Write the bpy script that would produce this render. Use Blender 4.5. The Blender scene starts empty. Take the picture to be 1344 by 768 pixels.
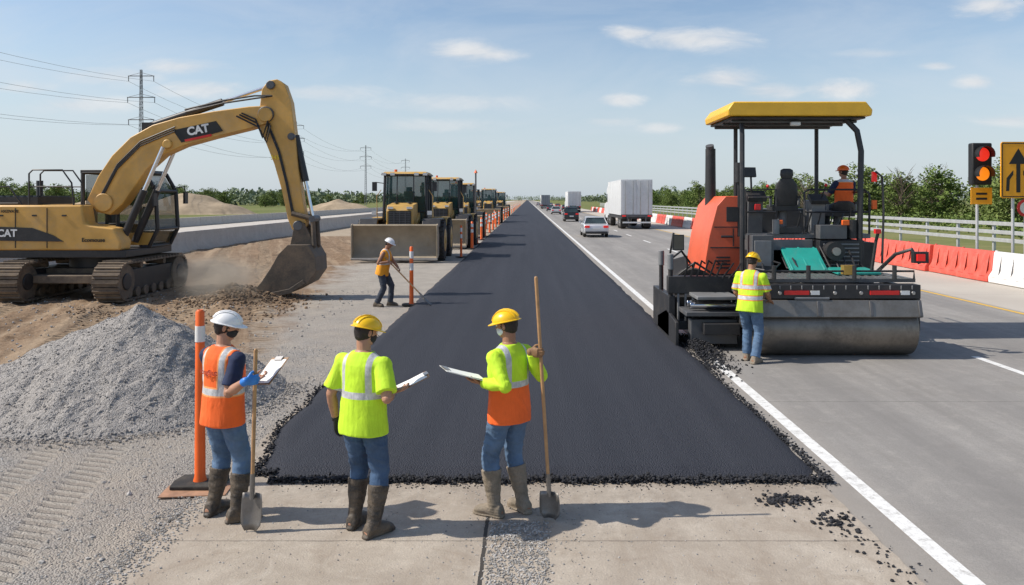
import bpy, bmesh, math, random
from math import radians, sin, cos, pi, exp, sqrt, floor
from mathutils import Vector, Matrix, noise
random.seed(7); noise.seed_set(3)
V=Vector
scene=bpy.context.scene
COL=scene.collection
scene.view_settings.view_transform='Standard'
scene.view_settings.look='None'
scene.view_settings.exposure=0

# ---------------------------------------------------------------- materials
class NT:
    def __init__(s,tree): s.t=tree; s.n=tree.nodes; s.l=tree.links
    def node(s,ty,**kw):
        n=s.n.new(ty)
        for k,v in kw.items(): setattr(n,k,v)
        return n
    def put(s,sock,val):
        if val is None: return
        if isinstance(val,bpy.types.NodeSocket): s.l.new(val,sock)
        elif isinstance(val,(tuple,list)) and len(val)==3 and sock.type=='RGBA': sock.default_value=(*val,1)
        else: sock.default_value=val
    def m(s,op,a,b=None,c=None,clamp=False):
        n=s.n.new('ShaderNodeMath'); n.operation=op; n.use_clamp=clamp
        s.put(n.inputs[0],a)
        if b is not None: s.put(n.inputs[1],b)
        if c is not None: s.put(n.inputs[2],c)
        return n.outputs[0]
    def mix(s,f,a,b,blend='MIX'):
        n=s.n.new('ShaderNodeMix'); n.data_type='RGBA'; n.blend_type=blend; n.clamp_factor=True
        s.put(n.inputs[0],f); s.put(n.inputs[6],a); s.put(n.inputs[7],b)
        return n.outputs[2]
    def coord(s,kind='Object'):
        return s.n.new('ShaderNodeTexCoord').outputs[kind]
    def mapping(s,vec,scale=(1,1,1),rot=(0,0,0),loc=(0,0,0)):
        n=s.n.new('ShaderNodeMapping'); s.l.new(vec,n.inputs[0])
        n.inputs['Scale'].default_value=scale; n.inputs['Rotation'].default_value=rot; n.inputs['Location'].default_value=loc
        return n.outputs[0]
    def noise(s,vec,scale,detail=4,rough=.55,dist=0):
        n=s.n.new('ShaderNodeTexNoise'); s.l.new(vec,n.inputs['Vector'])
        n.inputs['Scale'].default_value=scale; n.inputs['Detail'].default_value=detail; n.inputs['Roughness'].default_value=rough
        n.inputs['Distortion'].default_value=dist
        return n.outputs[0]
    def voro(s,vec,scale,feature='F1',out='Distance'):
        n=s.n.new('ShaderNodeTexVoronoi'); n.feature=feature; s.l.new(vec,n.inputs['Vector']); n.inputs['Scale'].default_value=scale
        return n.outputs[out]
    def rng(s,v,a,b,c=0,d=1,smooth=False):
        n=s.n.new('ShaderNodeMapRange'); s.l.new(v,n.inputs[0]); n.clamp=True
        if smooth: n.interpolation_type='SMOOTHSTEP'
        n.inputs[1].default_value=a; n.inputs[2].default_value=b; n.inputs[3].default_value=c; n.inputs[4].default_value=d
        return n.outputs[0]
    def sep(s,vec):
        n=s.n.new('ShaderNodeSeparateXYZ'); s.l.new(vec,n.inputs[0]); return n.outputs
    def comb(s,x,y,z):
        n=s.n.new('ShaderNodeCombineXYZ'); s.put(n.inputs[0],x); s.put(n.inputs[1],y); s.put(n.inputs[2],z); return n.outputs[0]
    def bump(s,h,strength=.5,dist=.02):
        n=s.n.new('ShaderNodeBump'); s.l.new(h,n.inputs['Height']); n.inputs['Strength'].default_value=strength; n.inputs['Distance'].default_value=dist
        return n.outputs[0]

def newmat(name):
    m=bpy.data.materials.new(name); m.use_nodes=True
    nt=NT(m.node_tree); p=m.node_tree.nodes['Principled BSDF']
    return m,nt,p
def sc(c,k): return tuple(min(1,x*k) for x in c)
def mat(name,col,rough=.55,metal=0,var=.18,vs=3,dirt=None,da=.5,bump=0,bs=60,spec=None,emit=None,es=0,trans=0,coat=0,alpha=1,bd=.01):
    m,nt,p=newmat(name)
    co=nt.coord()
    n1=nt.noise(co,vs,4,.6)
    c=nt.mix(nt.rng(n1,.3,.7),sc(col,1-var),sc(col,1+var))
    if dirt:
        n2=nt.noise(co,vs*.7+.3,6,.7,.3)
        n3=nt.noise(co,vs*9,3,.6)
        f=nt.m('MULTIPLY',nt.rng(nt.m('ADD',n2,nt.m('MULTIPLY',n3,.35)),.8-.35*da,1.15-.35*da),min(1,da*1.3))
        c=nt.mix(f,c,dirt)
        nt.put(p.inputs['Roughness'],nt.m('ADD',nt.m('MULTIPLY',f,.35),rough,clamp=True))
    else: 
        p.inputs['Roughness'].default_value=rough
    nt.put(p.inputs['Base Color'],c)
    p.inputs['Metallic'].default_value=metal
    if spec is not None: p.inputs['Specular IOR Level'].default_value=spec
    if coat: p.inputs['Coat Weight'].default_value=coat
    if trans: p.inputs['Transmission Weight'].default_value=trans
    if alpha<1: p.inputs['Alpha'].default_value=alpha
    if bump: nt.put(p.inputs['Normal'],nt.bump(nt.noise(co,bs,4,.65),bump,bd))
    if emit: 
        p.inputs['Emission Color'].default_value=(*emit,1); p.inputs['Emission Strength'].default_value=es
    return m
DUST=(.36,.29,.21)
YEL=mat('machine_yellow_paint',(.66,.37,.085),.45,dirt=(.46,.33,.19),da=.5,vs=1.3)
YEL2=mat('loader_yellow_paint',(.54,.32,.075),.5,dirt=(.34,.27,.18),da=.6,vs=1.2)
ROOFY=mat('canopy_yellow',(.80,.45,.03),.4,var=.08,dirt=(.5,.33,.1),da=.2)
BLK=mat('black_painted_metal',(.026,.026,.028),.45,dirt=(.12,.10,.08),da=.35,vs=4)
DGR=mat('dark_grey_metal',(.10,.103,.11),.5,metal=.2,dirt=(.18,.155,.13),da=.45,vs=4)
MGR=mat('mid_grey_painted_metal',(.20,.205,.21),.5,metal=.1,dirt=(.2,.17,.14),da=.4,vs=3)
MUD=mat('muddy_track_steel',(.13,.10,.075),.75,metal=.2,dirt=(.30,.23,.16),da=.7,vs=5,bump=.5,bs=40)
STEEL=mat('worn_steel',(.42,.41,.40),.33,metal=.85,dirt=(.2,.16,.12),da=.3,vs=3)
SCREED=mat('brown_polished_steel',(.245,.22,.19),.38,metal=.65,dirt=(.085,.068,.052),da=.5,vs=2.2)
BLADE=mat('dusty_blade_steel',(.32,.265,.19),.6,metal=.25,dirt=(.40,.33,.25),da=.5,vs=1.5)
BUCK=mat('bucket_steel',(.085,.07,.055),.6,metal=.2,dirt=(.24,.175,.12),da=.65,vs=2.5,bump=.4,bs=25)
CHROME=mat('chrome_rod',(.7,.7,.72),.12,metal=1,var=.03)
GLASS=mat('dark_window_glass',(.03,.045,.045),.06,var=.5,vs=1.5,spec=.9)
GLASSX=mat('clear_cab_glass',(.05,.075,.07),.05,var=.3,vs=1.5,spec=.9,alpha=.5)
GLASSG=mat('greenish_cab_glass',(.02,.075,.065),.07,var=.5,vs=1.6,spec=.7,alpha=.6)
RUB=mat('tyre_rubber',(.022,.021,.02),.8,dirt=(.13,.11,.085),da=.5,vs=6,bump=.3)
REDP=mat('orange_red_panel',(.72,.12,.05),.42,var=.12,dirt=(.32,.13,.08),da=.35,vs=2)
TEAL=mat('teal_panel',(.02,.30,.25),.45,var=.12,dirt=(.12,.2,.17),da=.4)
ORG=mat('safety_orange_plastic',(.88,.14,.015),.45,var=.1,dirt=(.35,.16,.08),da=.2)
WHT=mat('white_reflective',(.75,.75,.73),.4,var=.06,dirt=(.4,.37,.33),da=.25)
WHP=mat('white_plastic_barrier',(.74,.72,.70),.5,var=.06,dirt=(.42,.38,.33),da=.35)
RDB=mat('red_plastic_barrier',(.68,.10,.065),.45,var=.15,dirt=(.42,.24,.19),da=.4)
CONC=mat('weathered_concrete',(.50,.46,.41),.85,var=.15,vs=.7,dirt=(.34,.30,.25),da=.5,bump=.3)
GALV=mat('galvanised_rail',(.50,.51,.51),.42,metal=.3,var=.12,dirt=(.3,.29,.27),da=.3)
WOOD=mat('wooden_handle',(.42,.24,.11),.55,var=.25,vs=9,dirt=(.2,.13,.08),da=.4)
SHOV=mat('shovel_steel',(.22,.21,.2),.42,metal=.7,dirt=(.2,.16,.12),da=.5,vs=9)
PAPER=mat('paper',(.82,.82,.8),.7,var=.03)
BOARD=mat('clipboard_board',(.30,.17,.08),.5)
BOARDW=mat('pale_clipboard_board',(.66,.65,.62),.5,var=.05)
REDL=mat('red_lamp_lens',(.7,.02,.02),.3,emit=(1,.02,.01),es=.25)
REDR=mat('red_reflector',(.65,.02,.02),.3)
REDON=mat('red_signal_lit',(.5,.02,.02),.3,emit=(1,.04,.02),es=.7)
AMBON=mat('amber_signal_lit',(.6,.2,.02),.3,emit=(1,.25,.01),es=.85)
SIGNO=mat('orange_sign_sheeting',(.90,.38,.01),.45,var=.05)
SIGNK=mat('black_sign_ink',(.012,.012,.012),.5,var=.05)
LAMP=mat('clear_headlamp',(.7,.7,.68),.15,var=.05)
PYL=mat('pylon_steel',(.17,.175,.19),.7,metal=.1)
WIRE=mat('power_wire_aluminium',(.26,.28,.31),.6)
TXTW=mat('white_lettering',(.82,.82,.8),.5,var=.04)
TXTY=mat('yellow_lettering',(.85,.6,.03),.5,var=.04)
TXTR=mat('red_decal',(.75,.03,.025),.5,var=.04)
TXTB=mat('dark_red_print',(.30,.03,.015),.7,var=.04)
SKIN=mat('skin',(.42,.22,.14),.5,var=.12,vs=14)
SKIN2=mat('tanned_skin',(.32,.155,.09),.5,var=.12,vs=14)
HAIR=mat('dark_hair',(.018,.012,.01),.6,var=.4,vs=60,bump=.6,bs=120)
EYE=mat('eye_white',(.7,.68,.65),.3)
JEAN=mat('blue_denim',(.085,.15,.25),.88,var=.35,vs=5,dirt=(.17,.22,.29),da=.45,bump=.5,bs=22,bd=.015)
JEAND=mat('dark_denim',(.045,.088,.165),.88,var=.35,vs=5,dirt=(.11,.155,.23),da=.4,bump=.5,bs=22,bd=.015)
DPANT=mat('dark_work_trousers',(.035,.045,.065),.85,var=.3,vs=7,dirt=(.13,.12,.11),da=.4,bump=.5,bs=18,bd=.015)
NAVY=mat('navy_cotton',(.012,.022,.065),.85,var=.3,vs=8,bump=.4,bs=20,bd=.012)
BOOTB=mat('muddy_black_boot',(.026,.022,.019),.5,dirt=(.17,.13,.09),da=.75,vs=11,bump=.6,bs=40)
BOOTK=mat('muddy_khaki_boot',(.17,.14,.10),.65,dirt=(.33,.265,.2),da=.75,vs=11,bump=.6,bs=40)
GLBLUE=mat('blue_rubber_glove',(.03,.2,.62),.45,var=.15,vs=20)
GLBLK=mat('black_work_glove',(.02,.02,.02),.7,var=.3,vs=20)
GLBRN=mat('leather_glove',(.24,.13,.06),.7,var=.3,vs=20)
MASKB=mat('black_cloth_mask',(.02,.02,.022),.8)
MASKW=mat('white_cloth_mask',(.62,.68,.72),.8)
HATW=mat('white_hard_hat_shell',(.80,.80,.80),.32,var=.05,dirt=(.5,.47,.42),da=.25,vs=8)
HATY=mat('yellow_hard_hat_shell',(.88,.53,.01),.32,var=.06,dirt=(.6,.4,.08),da=.25,vs=8)
HATO=mat('orange_hard_hat_shell',(.85,.14,.01),.3,var=.05)

def vestmat(name,base,bands,vx=None,vz0=1.15,lower=None,lowz=1.1,seed=0,border=None):
    m,nt,p=newmat(name)
    co=nt.coord(); x,y,z=nt.sep(co)
    nn=nt.noise(co,5,4,.6)
    base_c=nt.mix(nt.rng(nn,.3,.7),sc(base,.84),sc(base,1.06))
    if lower:
        f=nt.rng(z,lowz-.004,lowz+.004)
        base_c=nt.mix(f,nt.mix(nt.rng(nn,.3,.7),sc(lower,.84),sc(lower,1.06)),base_c)
    mask=None; bmask=None
    def acc(a,b): return b if a is None else nt.m('MAXIMUM',a,b)
    for z0,w in bands:
        dd=nt.m('ABSOLUTE',nt.m('SUBTRACT',z,z0))
        mask=acc(mask,nt.m('LESS_THAN',dd,w)); bmask=acc(bmask,nt.m('LESS_THAN',dd,w+.014))
    if vx:
        dd=nt.m('ABSOLUTE',nt.m('SUBTRACT',nt.m('ABSOLUTE',x),vx)); up=nt.m('GREATER_THAN',z,vz0)
        mask=acc(mask,nt.m('MULTIPLY',nt.m('LESS_THAN',dd,.024),up)); bmask=acc(bmask,nt.m('MULTIPLY',nt.m('LESS_THAN',dd,.036),up))
    if border: base_c=nt.mix(bmask,base_c,border)
    silver=nt.mix(nt.rng(nt.noise(co,25,3),.35,.65),(.42,.43,.44),(.60,.60,.61))
    c=nt.mix(mask,base_c,silver)
    nt.put(p.inputs['Base Color'],c)
    nt.put(p.inputs['Roughness'],nt.m('MULTIPLY_ADD',mask,-.35,.8))
    fold=nt.noise(nt.mapping(co,(1.3,1.3,.45)),9,3,.5,.5)
    nt.put(p.inputs['Normal'],nt.bump(nt.m('ADD',fold,nt.m('MULTIPLY',nt.noise(co,90,2),.06)),.5,.03))
    return m
LIME=(.55,.84,.03); ORNG=(.93,.145,.02)
VEST1=vestmat('orange_vest_fabric',ORNG,[(1.13,.028)],.12,1.13,border=(.92,.35,.12))
VEST2=vestmat('lime_vest_fabric',LIME,[(1.165,.028)],.125,1.165)
VEST3=vestmat('lime_and_orange_vest_fabric',LIME,[(1.17,.026)],.12,1.17,lower=ORNG,lowz=1.145)
VEST4=vestmat('amber_vest_fabric',(.88,.36,.02),[(1.1,.03)],.1,1.1)
VEST5=vestmat('lime_site_vest_fabric',LIME,[(1.05,.03),(1.22,.03)],.12,1.22,border=(.88,.28,.02))
LIMEF=vestmat('lime_shirt_fabric',LIME,[(5,.01)])

# ---------------------------------------------------------------- mesh builder
def basis(d):
    d=V(d).normalized(); a=V((0,0,1)) if abs(d.z)<.9 else V((1,0,0))
    s=d.cross(a).normalized(); return s,d.cross(s).normalized(),d
class B:
    def __init__(s,off=(0,0,0)): s.v=[];s.f=[];s.mi=[];s.mats=[];s.off=V(off)
    def slot(s,m):
        if m not in s.mats: s.mats.append(m)
        return s.mats.index(m)
    def add(s,vs,fs,m,mtx=None):
        o=len(s.v); k=s.slot(m)
        for p in vs:
            p=V(p)
            if mtx is not None: p=mtx@p
            s.v.append(p-s.off)
        for f in fs: s.f.append([i+o for i in f]); s.mi.append(k)
    def box(s,c,size,m,rot=(0,0,0)):
        x,y,z=[k/2 for k in size]
        vs=[(i*x,j*y,k*z) for i in(-1,1) for j in(-1,1) for k in(-1,1)]
        fs=[(0,1,3,2),(4,6,7,5),(0,4,5,1),(2,3,7,6),(0,2,6,4),(1,5,7,3)]
        from mathutils import Euler
        M=Matrix.Translation(V(c))@Euler(rot).to_matrix().to_4x4()
        s.add(vs,fs,m,M)
    def bb(s,a,b,m):
        s.box([(a[i]+b[i])/2 for i in range(3)],[abs(b[i]-a[i]) for i in range(3)],m)
    def hull8(s,bot,top,m):
        s.add(list(bot)+list(top),[(3,2,1,0),(4,5,6,7),(0,1,5,4),(1,2,6,5),(2,3,7,6),(3,0,4,7)],m)
    def tube(s,pts,r,m,n=8,cap=True,frame=None):
        pts=[V(p) for p in pts]; k=len(pts)
        rs=r if isinstance(r,(list,tuple)) else [r]*k
        vs=[];fs=[]; ps=None
        for i,p in enumerate(pts):
            t=(pts[min(i+1,k-1)]-pts[max(i-1,0)]).normalized()
            if frame: a,b=V(frame[0]),V(frame[1])
            elif ps is None: a,b,_=basis(t)
            else:
                a=(ps-t*ps.dot(t)).normalized(); b=t.cross(a)
            ps=a
            ri=rs[i]; ra,rb=(ri if isinstance(ri,(tuple,list)) else (ri,ri))
            for j in range(n):
                an=2*pi*j/n; vs.append(p+a*(cos(an)*ra)+b*(sin(an)*rb))
        for i in range(k-1):
            for j in range(n): fs.append((i*n+j,i*n+(j+1)%n,(i+1)*n+(j+1)%n,(i+1)*n+j))
        if cap: fs.append(tuple(range(n-1,-1,-1))); fs.append(tuple((k-1)*n+j for j in range(n)))
        s.add(vs,fs,m)
    def cyl(s,a,b,r,m,n=16,r2=None): s.tube([a,b],[r,r if r2 is None else r2],m,n)
    def prism(s,poly,axis,a,b,m):
        n=len(poly)
        def mk(p,t): return {'x':(t,p[0],p[1]),'y':(p[0],t,p[1]),'z':(p[0],p[1],t)}[axis]
        vs=[mk(p,a) for p in poly]+[mk(p,b) for p in poly]
        fs=[tuple(range(n)),tuple(range(2*n-1,n-1,-1))]+[(i,(i+1)%n,n+(i+1)%n,n+i) for i in range(n)]
        s.add(vs,fs,m)
    def sphere(s,c,r,m,n=12,ax=None,lo=-90,hi=90):
        rx,ry,rz=(r,r,r) if not isinstance(r,(tuple,list)) else r
        X,Y,Z=ax if ax else (V((1,0,0)),V((0,1,0)),V((0,0,1)))
        c=V(c); k=max(4,n//2); vs=[];fs=[]
        for i in range(k+1):
            la=radians(lo+(hi-lo)*i/k)
            la=max(-pi/2+.02,min(pi/2-.02,la))
            for j in range(n):
                an=2*pi*j/n
                vs.append(c+X*(rx*cos(la)*cos(an))+Y*(ry*cos(la)*sin(an))+Z*(rz*sin(la)))
        for i in range(k):
            for j in range(n): fs.append((i*n+j,i*n+(j+1)%n,(i+1)*n+(j+1)%n,(i+1)*n+j))
        fs.append(tuple(range(n-1,-1,-1))); fs.append(tuple(k*n+j for j in range(n)))
        s.add(vs,fs,m)
    def mesh(s,name,recalc=True,smooth=True,ang=38):
        me=bpy.data.meshes.new(name); me.from_pydata([tuple(p) for p in s.v],[],s.f)
        for m in s.mats: me.materials.append(m)
        me.polygons.foreach_set('material_index',s.mi)
        if recalc:
            bm=bmesh.new(); bm.from_mesh(me); bmesh.ops.recalc_face_normals(bm,faces=bm.faces); bm.to_mesh(me); bm.free()
        if smooth:
            me.polygons.foreach_set('use_smooth',[True]*len(me.polygons)); me.set_sharp_from_angle(angle=radians(ang))
        me.update(); return me
    def obj(s,name,parent=None,bevel=0,**kw):
        o=mkobj(name,s.mesh(name,**kw),parent)
        if bevel:
            b=o.modifiers.new('bevel','BEVEL'); b.width=bevel; b.segments=2; b.limit_method='ANGLE'; b.angle_limit=radians(40)
        return o
def mkobj(name,data,parent=None):
    o=bpy.data.objects.new(name,data); COL.objects.link(o)
    if parent is not None: o.parent=parent
    return o
def tag(o,label,cat,group=None):
    o['label']=label; o['category']=cat
    if group: o['group']=group
    return o
def thing(name,loc,label,cat,rz=0,group=None,scale=1):
    o=mkobj(name,None); o.empty_display_size=.3; o.location=loc; o.rotation_euler=(0,0,rz); o.scale=(scale,)*3
    return tag(o,label,cat,group)
def struct(o): o['kind']='structure'; return o
def stuff(o,label=None,cat=None):
    o['kind']='stuff'
    if label: tag(o,label,cat)
    return o
def copything(src,loc,rz=None,label=None,scale=None):
    n=src.copy(); COL.objects.link(n); n.location=loc
    if rz is not None: n.rotation_euler=(0,0,rz)
    if scale is not None: n.scale=scale if isinstance(scale,tuple) else (scale,)*3
    if label: n['label']=label
    def rec(a,b):
        for c in list(a.children):
            k=c.copy(); COL.objects.link(k); k.parent=b; rec(c,k)
    rec(src,n); return n
def textobj(txt,size,m,M,parent,name='lettering',off=0.0,ext=.003,sx=1,italic=0):
    cu=bpy.data.curves.new('t','FONT'); cu.body=txt; cu.size=size; cu.extrude=ext; cu.offset=off; cu.align_x='CENTER'; cu.align_y='CENTER'; cu.resolution_u=3; cu.shear=italic
    t=bpy.data.objects.new('t',cu); COL.objects.link(t)
    dg=bpy.context.evaluated_depsgraph_get(); me=bpy.data.meshes.new_from_object(t.evaluated_get(dg))
    bpy.data.objects.remove(t); me.materials.clear(); me.materials.append(m)
    for p in me.polygons: p.material_index=0
    me.transform(M@Matrix.Diagonal((sx,1,1,1)))
    o=mkobj(name,me,parent); return o
def Mface(c,right,up):
    r=V(right).normalized(); u=V(up).normalized(); n=r.cross(u)
    M=Matrix((r,u,n)).transposed().to_4x4(); M.translation=V(c); return M
def ss(a,b,x):
    t=max(0,min(1,(x-a)/(b-a))); return t*t*(3-2*t)

# ---------------------------------------------------------------- camera, world, sun
H=2.75
cam=bpy.data.cameras.new('camera'); co=bpy.data.objects.new('camera',cam); COL.objects.link(co)
co.location=(0,0,H); co.rotation_euler=(radians(90),0,0)
cam.sensor_width=36; cam.lens=28; cam.shift_x=-20/1344; cam.shift_y=-122/1344; cam.clip_end=9000; cam.clip_start=.1
scene.camera=co
S=V((-1,-.06,1.02)).normalized(); el=math.asin(S.z)
sun=bpy.data.lights.new('sun','SUN'); sun.energy=4.9; sun.angle=radians(.55); sun.color=(1,.93,.83)
so=bpy.data.objects.new('sun',sun); COL.objects.link(so); so.rotation_euler=S.to_track_quat('Z','Y').to_euler(); so.location=(-30,0,40)
w=bpy.data.worlds.new('World'); scene.world=w; w.use_nodes=True
nt=NT(w.node_tree); bg=w.node_tree.nodes['Background']
sky=nt.node('ShaderNodeTexSky'); sky.sky_type='NISHITA'; sky.sun_disc=False; sky.sun_elevation=el; sky.sun_rotation=math.atan2(S.x,S.y)
sky.altitude=50; sky.air_density=1.0; sky.dust_density=1.0; sky.ozone_density=1.3
STR=.14
g=nt.coord('Generated'); gx,gy,gz=nt.sep(g)
yy=nt.m('MAXIMUM',gy,.02)
u=nt.m('DIVIDE',gx,yy); v=nt.m('DIVIDE',gz,yy)
cv=nt.comb(nt.m('MULTIPLY',u,9),nt.m('MULTIPLY',v,26),0)
nz=nt.noise(cv,1.0,8,.62,.4); nz2=nt.noise(cv,.4,7,.6,.6)
best=None
for (px,py,a,b,amp) in [(905,52,112,20,1),(830,44,48,13,1),(618,68,76,20,1),(645,72,50,14,.9),(955,104,76,21,1),(1010,120,76,17,1),(1105,118,80,16,.95),(1300,8,58,22,1),(815,132,34,12,.9),(1280,108,36,12,.95),(1230,86,30,9,.8),(868,168,36,9,.7),(800,160,50,8,.5),(235,88,80,14,.8),(150,100,100,17,.65),(270,118,80,17,.8),(110,138,100,15,.65),(600,135,130,16,.5),(1330,158,70,12,.7),(575,165,130,12,.45),(420,122,90,15,.6),(1150,70,60,8,.4),(30,115,60,12,.6)]:
    u0=(px-692)/1045; v0=(262-py)/1045
    du=nt.m('MULTIPLY',nt.m('SUBTRACT',u,u0),1045/a); dv=nt.m('MULTIPLY',nt.m('SUBTRACT',v,v0),1045/b)
    d=nt.m('SQRT',nt.m('ADD',nt.m('MULTIPLY',du,du),nt.m('MULTIPLY',dv,dv)))
    k=nt.m('SUBTRACT',1.0,d)
    k=nt.m('ADD',k,nt.m('MULTIPLY',nt.m('SUBTRACT',nz,.5),2.0))
    k=nt.m('MULTIPLY',nt.rng(k,0,.95,smooth=True),amp)
    best=k if best is None else nt.m('MAXIMUM',best,k)
front=nt.m('GREATER_THAN',gy,.05)
veil=nt.m('MULTIPLY',nt.rng(nz2,.42,.72),nt.rng(v,.0,.08,.15,.38))
hz=nt.rng(gz,0,.26,.75,0,smooth=True)
skyc=nt.mix(hz,sky.outputs[0],(4.2,4.85,5.5))
skyc=nt.mix(nt.m('MULTIPLY',veil,front),skyc,(4.9,5.3,5.8))
cc=nt.mix(nt.rng(nz,.35,.65),(4.9,5.1,5.4),(6.1,6.1,6.1))
skyc=nt.mix(nt.m('MULTIPLY',nt.m('MULTIPLY',best,front),.88),skyc,cc)
nt.put(bg.inputs[0],skyc); bg.inputs[1].default_value=STR

# ---------------------------------------------------------------- ground materials
def ground_mat():
    m,nt,p=newmat('earth_and_grass'); co=nt.coord(); x,y,z=nt.sep(co)
    n=nt.noise(co,.05,6,.6); n2=nt.noise(co,.6,6,.65); n3=nt.noise(co,9,4,.6)
    wob=nt.m('MULTIPLY',nt.m('SUBTRACT',n,.5),14)
    xx=nt.m('ADD',x,wob)
    dirt=nt.mix(nt.rng(n2,.3,.7),(.30,.235,.165),(.44,.36,.27)); dirt=nt.mix(nt.rng(n3,.3,.7,0,.5),dirt,(.34,.3,.25))
    grass=nt.mix(nt.rng(n2,.35,.65),(.08,.115,.03),(.17,.19,.065)); grass=nt.mix(nt.rng(n,.4,.6,0,.5),grass,(.26,.23,.11))
    g=nt.m('MAXIMUM',nt.rng(x,16.8,17.2),nt.rng(xx,-36,-46))
    nt.put(p.inputs['Base Color'],nt.mix(g,dirt,grass)); p.inputs['Roughness'].default_value=.95; p.inputs['Specular IOR Level'].default_value=.1
    nt.put(p.inputs['Normal'],nt.bump(nt.m('ADD',n2,nt.m('MULTIPLY',n3,.3)),.8,.1)); return m
def terrain_mat():
    m,nt,p=newmat('gravel_and_dirt'); co=nt.coord(); x,y,z=nt.sep(co)
    n1=nt.noise(co,.35,6,.6); n2=nt.noise(co,1.3,6,.65); n3=nt.noise(co,14,5,.65)
    vc=nt.node('ShaderNodeTexVoronoi'); nt.l.new(co,vc.inputs['Vector']); vc.inputs['Scale'].default_value=62
    vd=vc.outputs['Distance']; cr=nt.sep(vc.outputs['Color'])[0]
    vc2=nt.node('ShaderNodeTexVoronoi'); nt.l.new(co,vc2.inputs['Vector']); vc2.inputs['Scale'].default_value=22
    cr2=nt.sep(vc2.outputs['Color'])[0]
    grav=nt.mix(cr,(.20,.19,.18),(.50,.475,.445)); grav=nt.mix(nt.rng(cr2,0,1,0,.25),grav,(.27,.25,.23))
    grav=nt.mix(nt.rng(vd,.1,.7,.0,.3),grav,(.12,.11,.10))
    grav=nt.mix(nt.rng(n2,.38,.7,0,.7),grav,(.40,.345,.285)); grav=nt.mix(nt.rng(n1,.45,.65,0,.35),grav,(.30,.25,.20))
    dirt=nt.mix(nt.rng(n2,.3,.7),(.175,.115,.07),(.33,.235,.155)); dirt=nt.mix(nt.rng(n3,.35,.65,0,.6),dirt,(.15,.10,.065)); dirt=nt.mix(nt.rng(cr2,.75,1,0,.4),dirt,(.36,.28,.20))
    us=nt.m('ADD',x,nt.m('MULTIPLY',y,.33)); ws=nt.m('SUBTRACT',y,nt.m('MULTIPLY',x,.33))
    st=nt.noise(nt.comb(nt.m('MULTIPLY',us,1.6),nt.m('MULTIPLY',ws,.07),0),1,5,.6)
    dirt=nt.mix(nt.rng(st,.5,.62,0,.6),dirt,(.38,.29,.20))
    tr=None
    for c0_ in (-1.6,-3.4,-5.9,-7.7,.4):
        bnd=nt.rng(nt.m('ABSOLUTE',nt.m('SUBTRACT',nt.m('ADD',us,nt.m('MULTIPLY',n1,.8)),c0_)),.34,.26)
        tr=bnd if tr is None else nt.m('MAXIMUM',tr,bnd)
    cl2=nt.rng(nt.m('SINE',nt.m('MULTIPLY',ws,26)),-.3,.5)
    dirt=nt.mix(nt.m('MULTIPLY',tr,.45),dirt,(.38,.29,.20)); dirt=nt.mix(nt.m('MULTIPLY',nt.m('MULTIPLY',tr,cl2),.5),dirt,(.13,.09,.055))
    w1=nt.m('MULTIPLY',nt.m('SUBTRACT',n1,.5),3.2); w2=nt.m('MULTIPLY',nt.m('SUBTRACT',n2,.5),2.2); ww=nt.m('ADD',w1,w2)
    my=nt.rng(nt.m('ADD',y,ww),11.6,12.8)
    lim=nt.m('MULTIPLY_ADD',nt.m('SUBTRACT',y,13),-.12,-4.9)
    mx=nt.rng(nt.m('SUBTRACT',nt.m('ADD',x,ww),lim),.5,-.5)
    f=nt.m('MULTIPLY',my,mx)
    shoulder=nt.mix(nt.rng(n2,.3,.7),(.35,.315,.27),(.46,.42,.365))
    c=nt.mix(f,grav,dirt); c=nt.mix(nt.m('MULTIPLY',nt.m('SUBTRACT',1.0,mx),nt.rng(y,14,24,.15,.7)),c,shoulder)
    tx=nt.m('ADD',x,nt.m('MULTIPLY',nt.m('SUBTRACT',y,6.7),.22))
    band=nt.m('MAXIMUM',nt.rng(nt.m('ABSOLUTE',nt.m('ADD',tx,4.12)),.20,.14),nt.rng(nt.m('ABSOLUTE',nt.m('ADD',tx,4.80)),.18,.12))
    band=nt.m('MULTIPLY',nt.m('MULTIPLY',band,nt.rng(y,11,8)),nt.rng(n2,.25,.42,.4,1)); 
    cle=nt.m('SINE',nt.m('MULTIPLY',nt.m('ADD',nt.m('ADD',y,nt.m('MULTIPLY',n2,.1)),nt.m('MULTIPLY',x,.3)),50))
    tread=nt.m('MULTIPLY',band,nt.rng(cle,-.2,.4))
    c=nt.mix(nt.m('MULTIPLY',band,.6),c,(.43,.385,.33)); c=nt.mix(nt.m('MULTIPLY',tread,.45),c,(.21,.18,.15))
    nt.put(p.inputs['Base Color'],c); p.inputs['Roughness'].default_value=.93; p.inputs['Specular IOR Level'].default_value=.15
    h=nt.m('ADD',nt.m('MULTIPLY',nt.m('SUBTRACT',.5,vd),nt.m('SUBTRACT',.9,nt.m('MULTIPLY',f,.6))),nt.m('MULTIPLY',n3,1.2))
    h=nt.m('ADD',h,nt.m('MULTIPLY',tread,-1.6)); h=nt.m('ADD',h,nt.m('MULTIPLY',nt.m('MULTIPLY',nt.m('MULTIPLY',tr,cl2),f),-2.4))
    nt.put(p.inputs['Normal'],nt.bump(h,.85,.022)); return m
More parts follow.
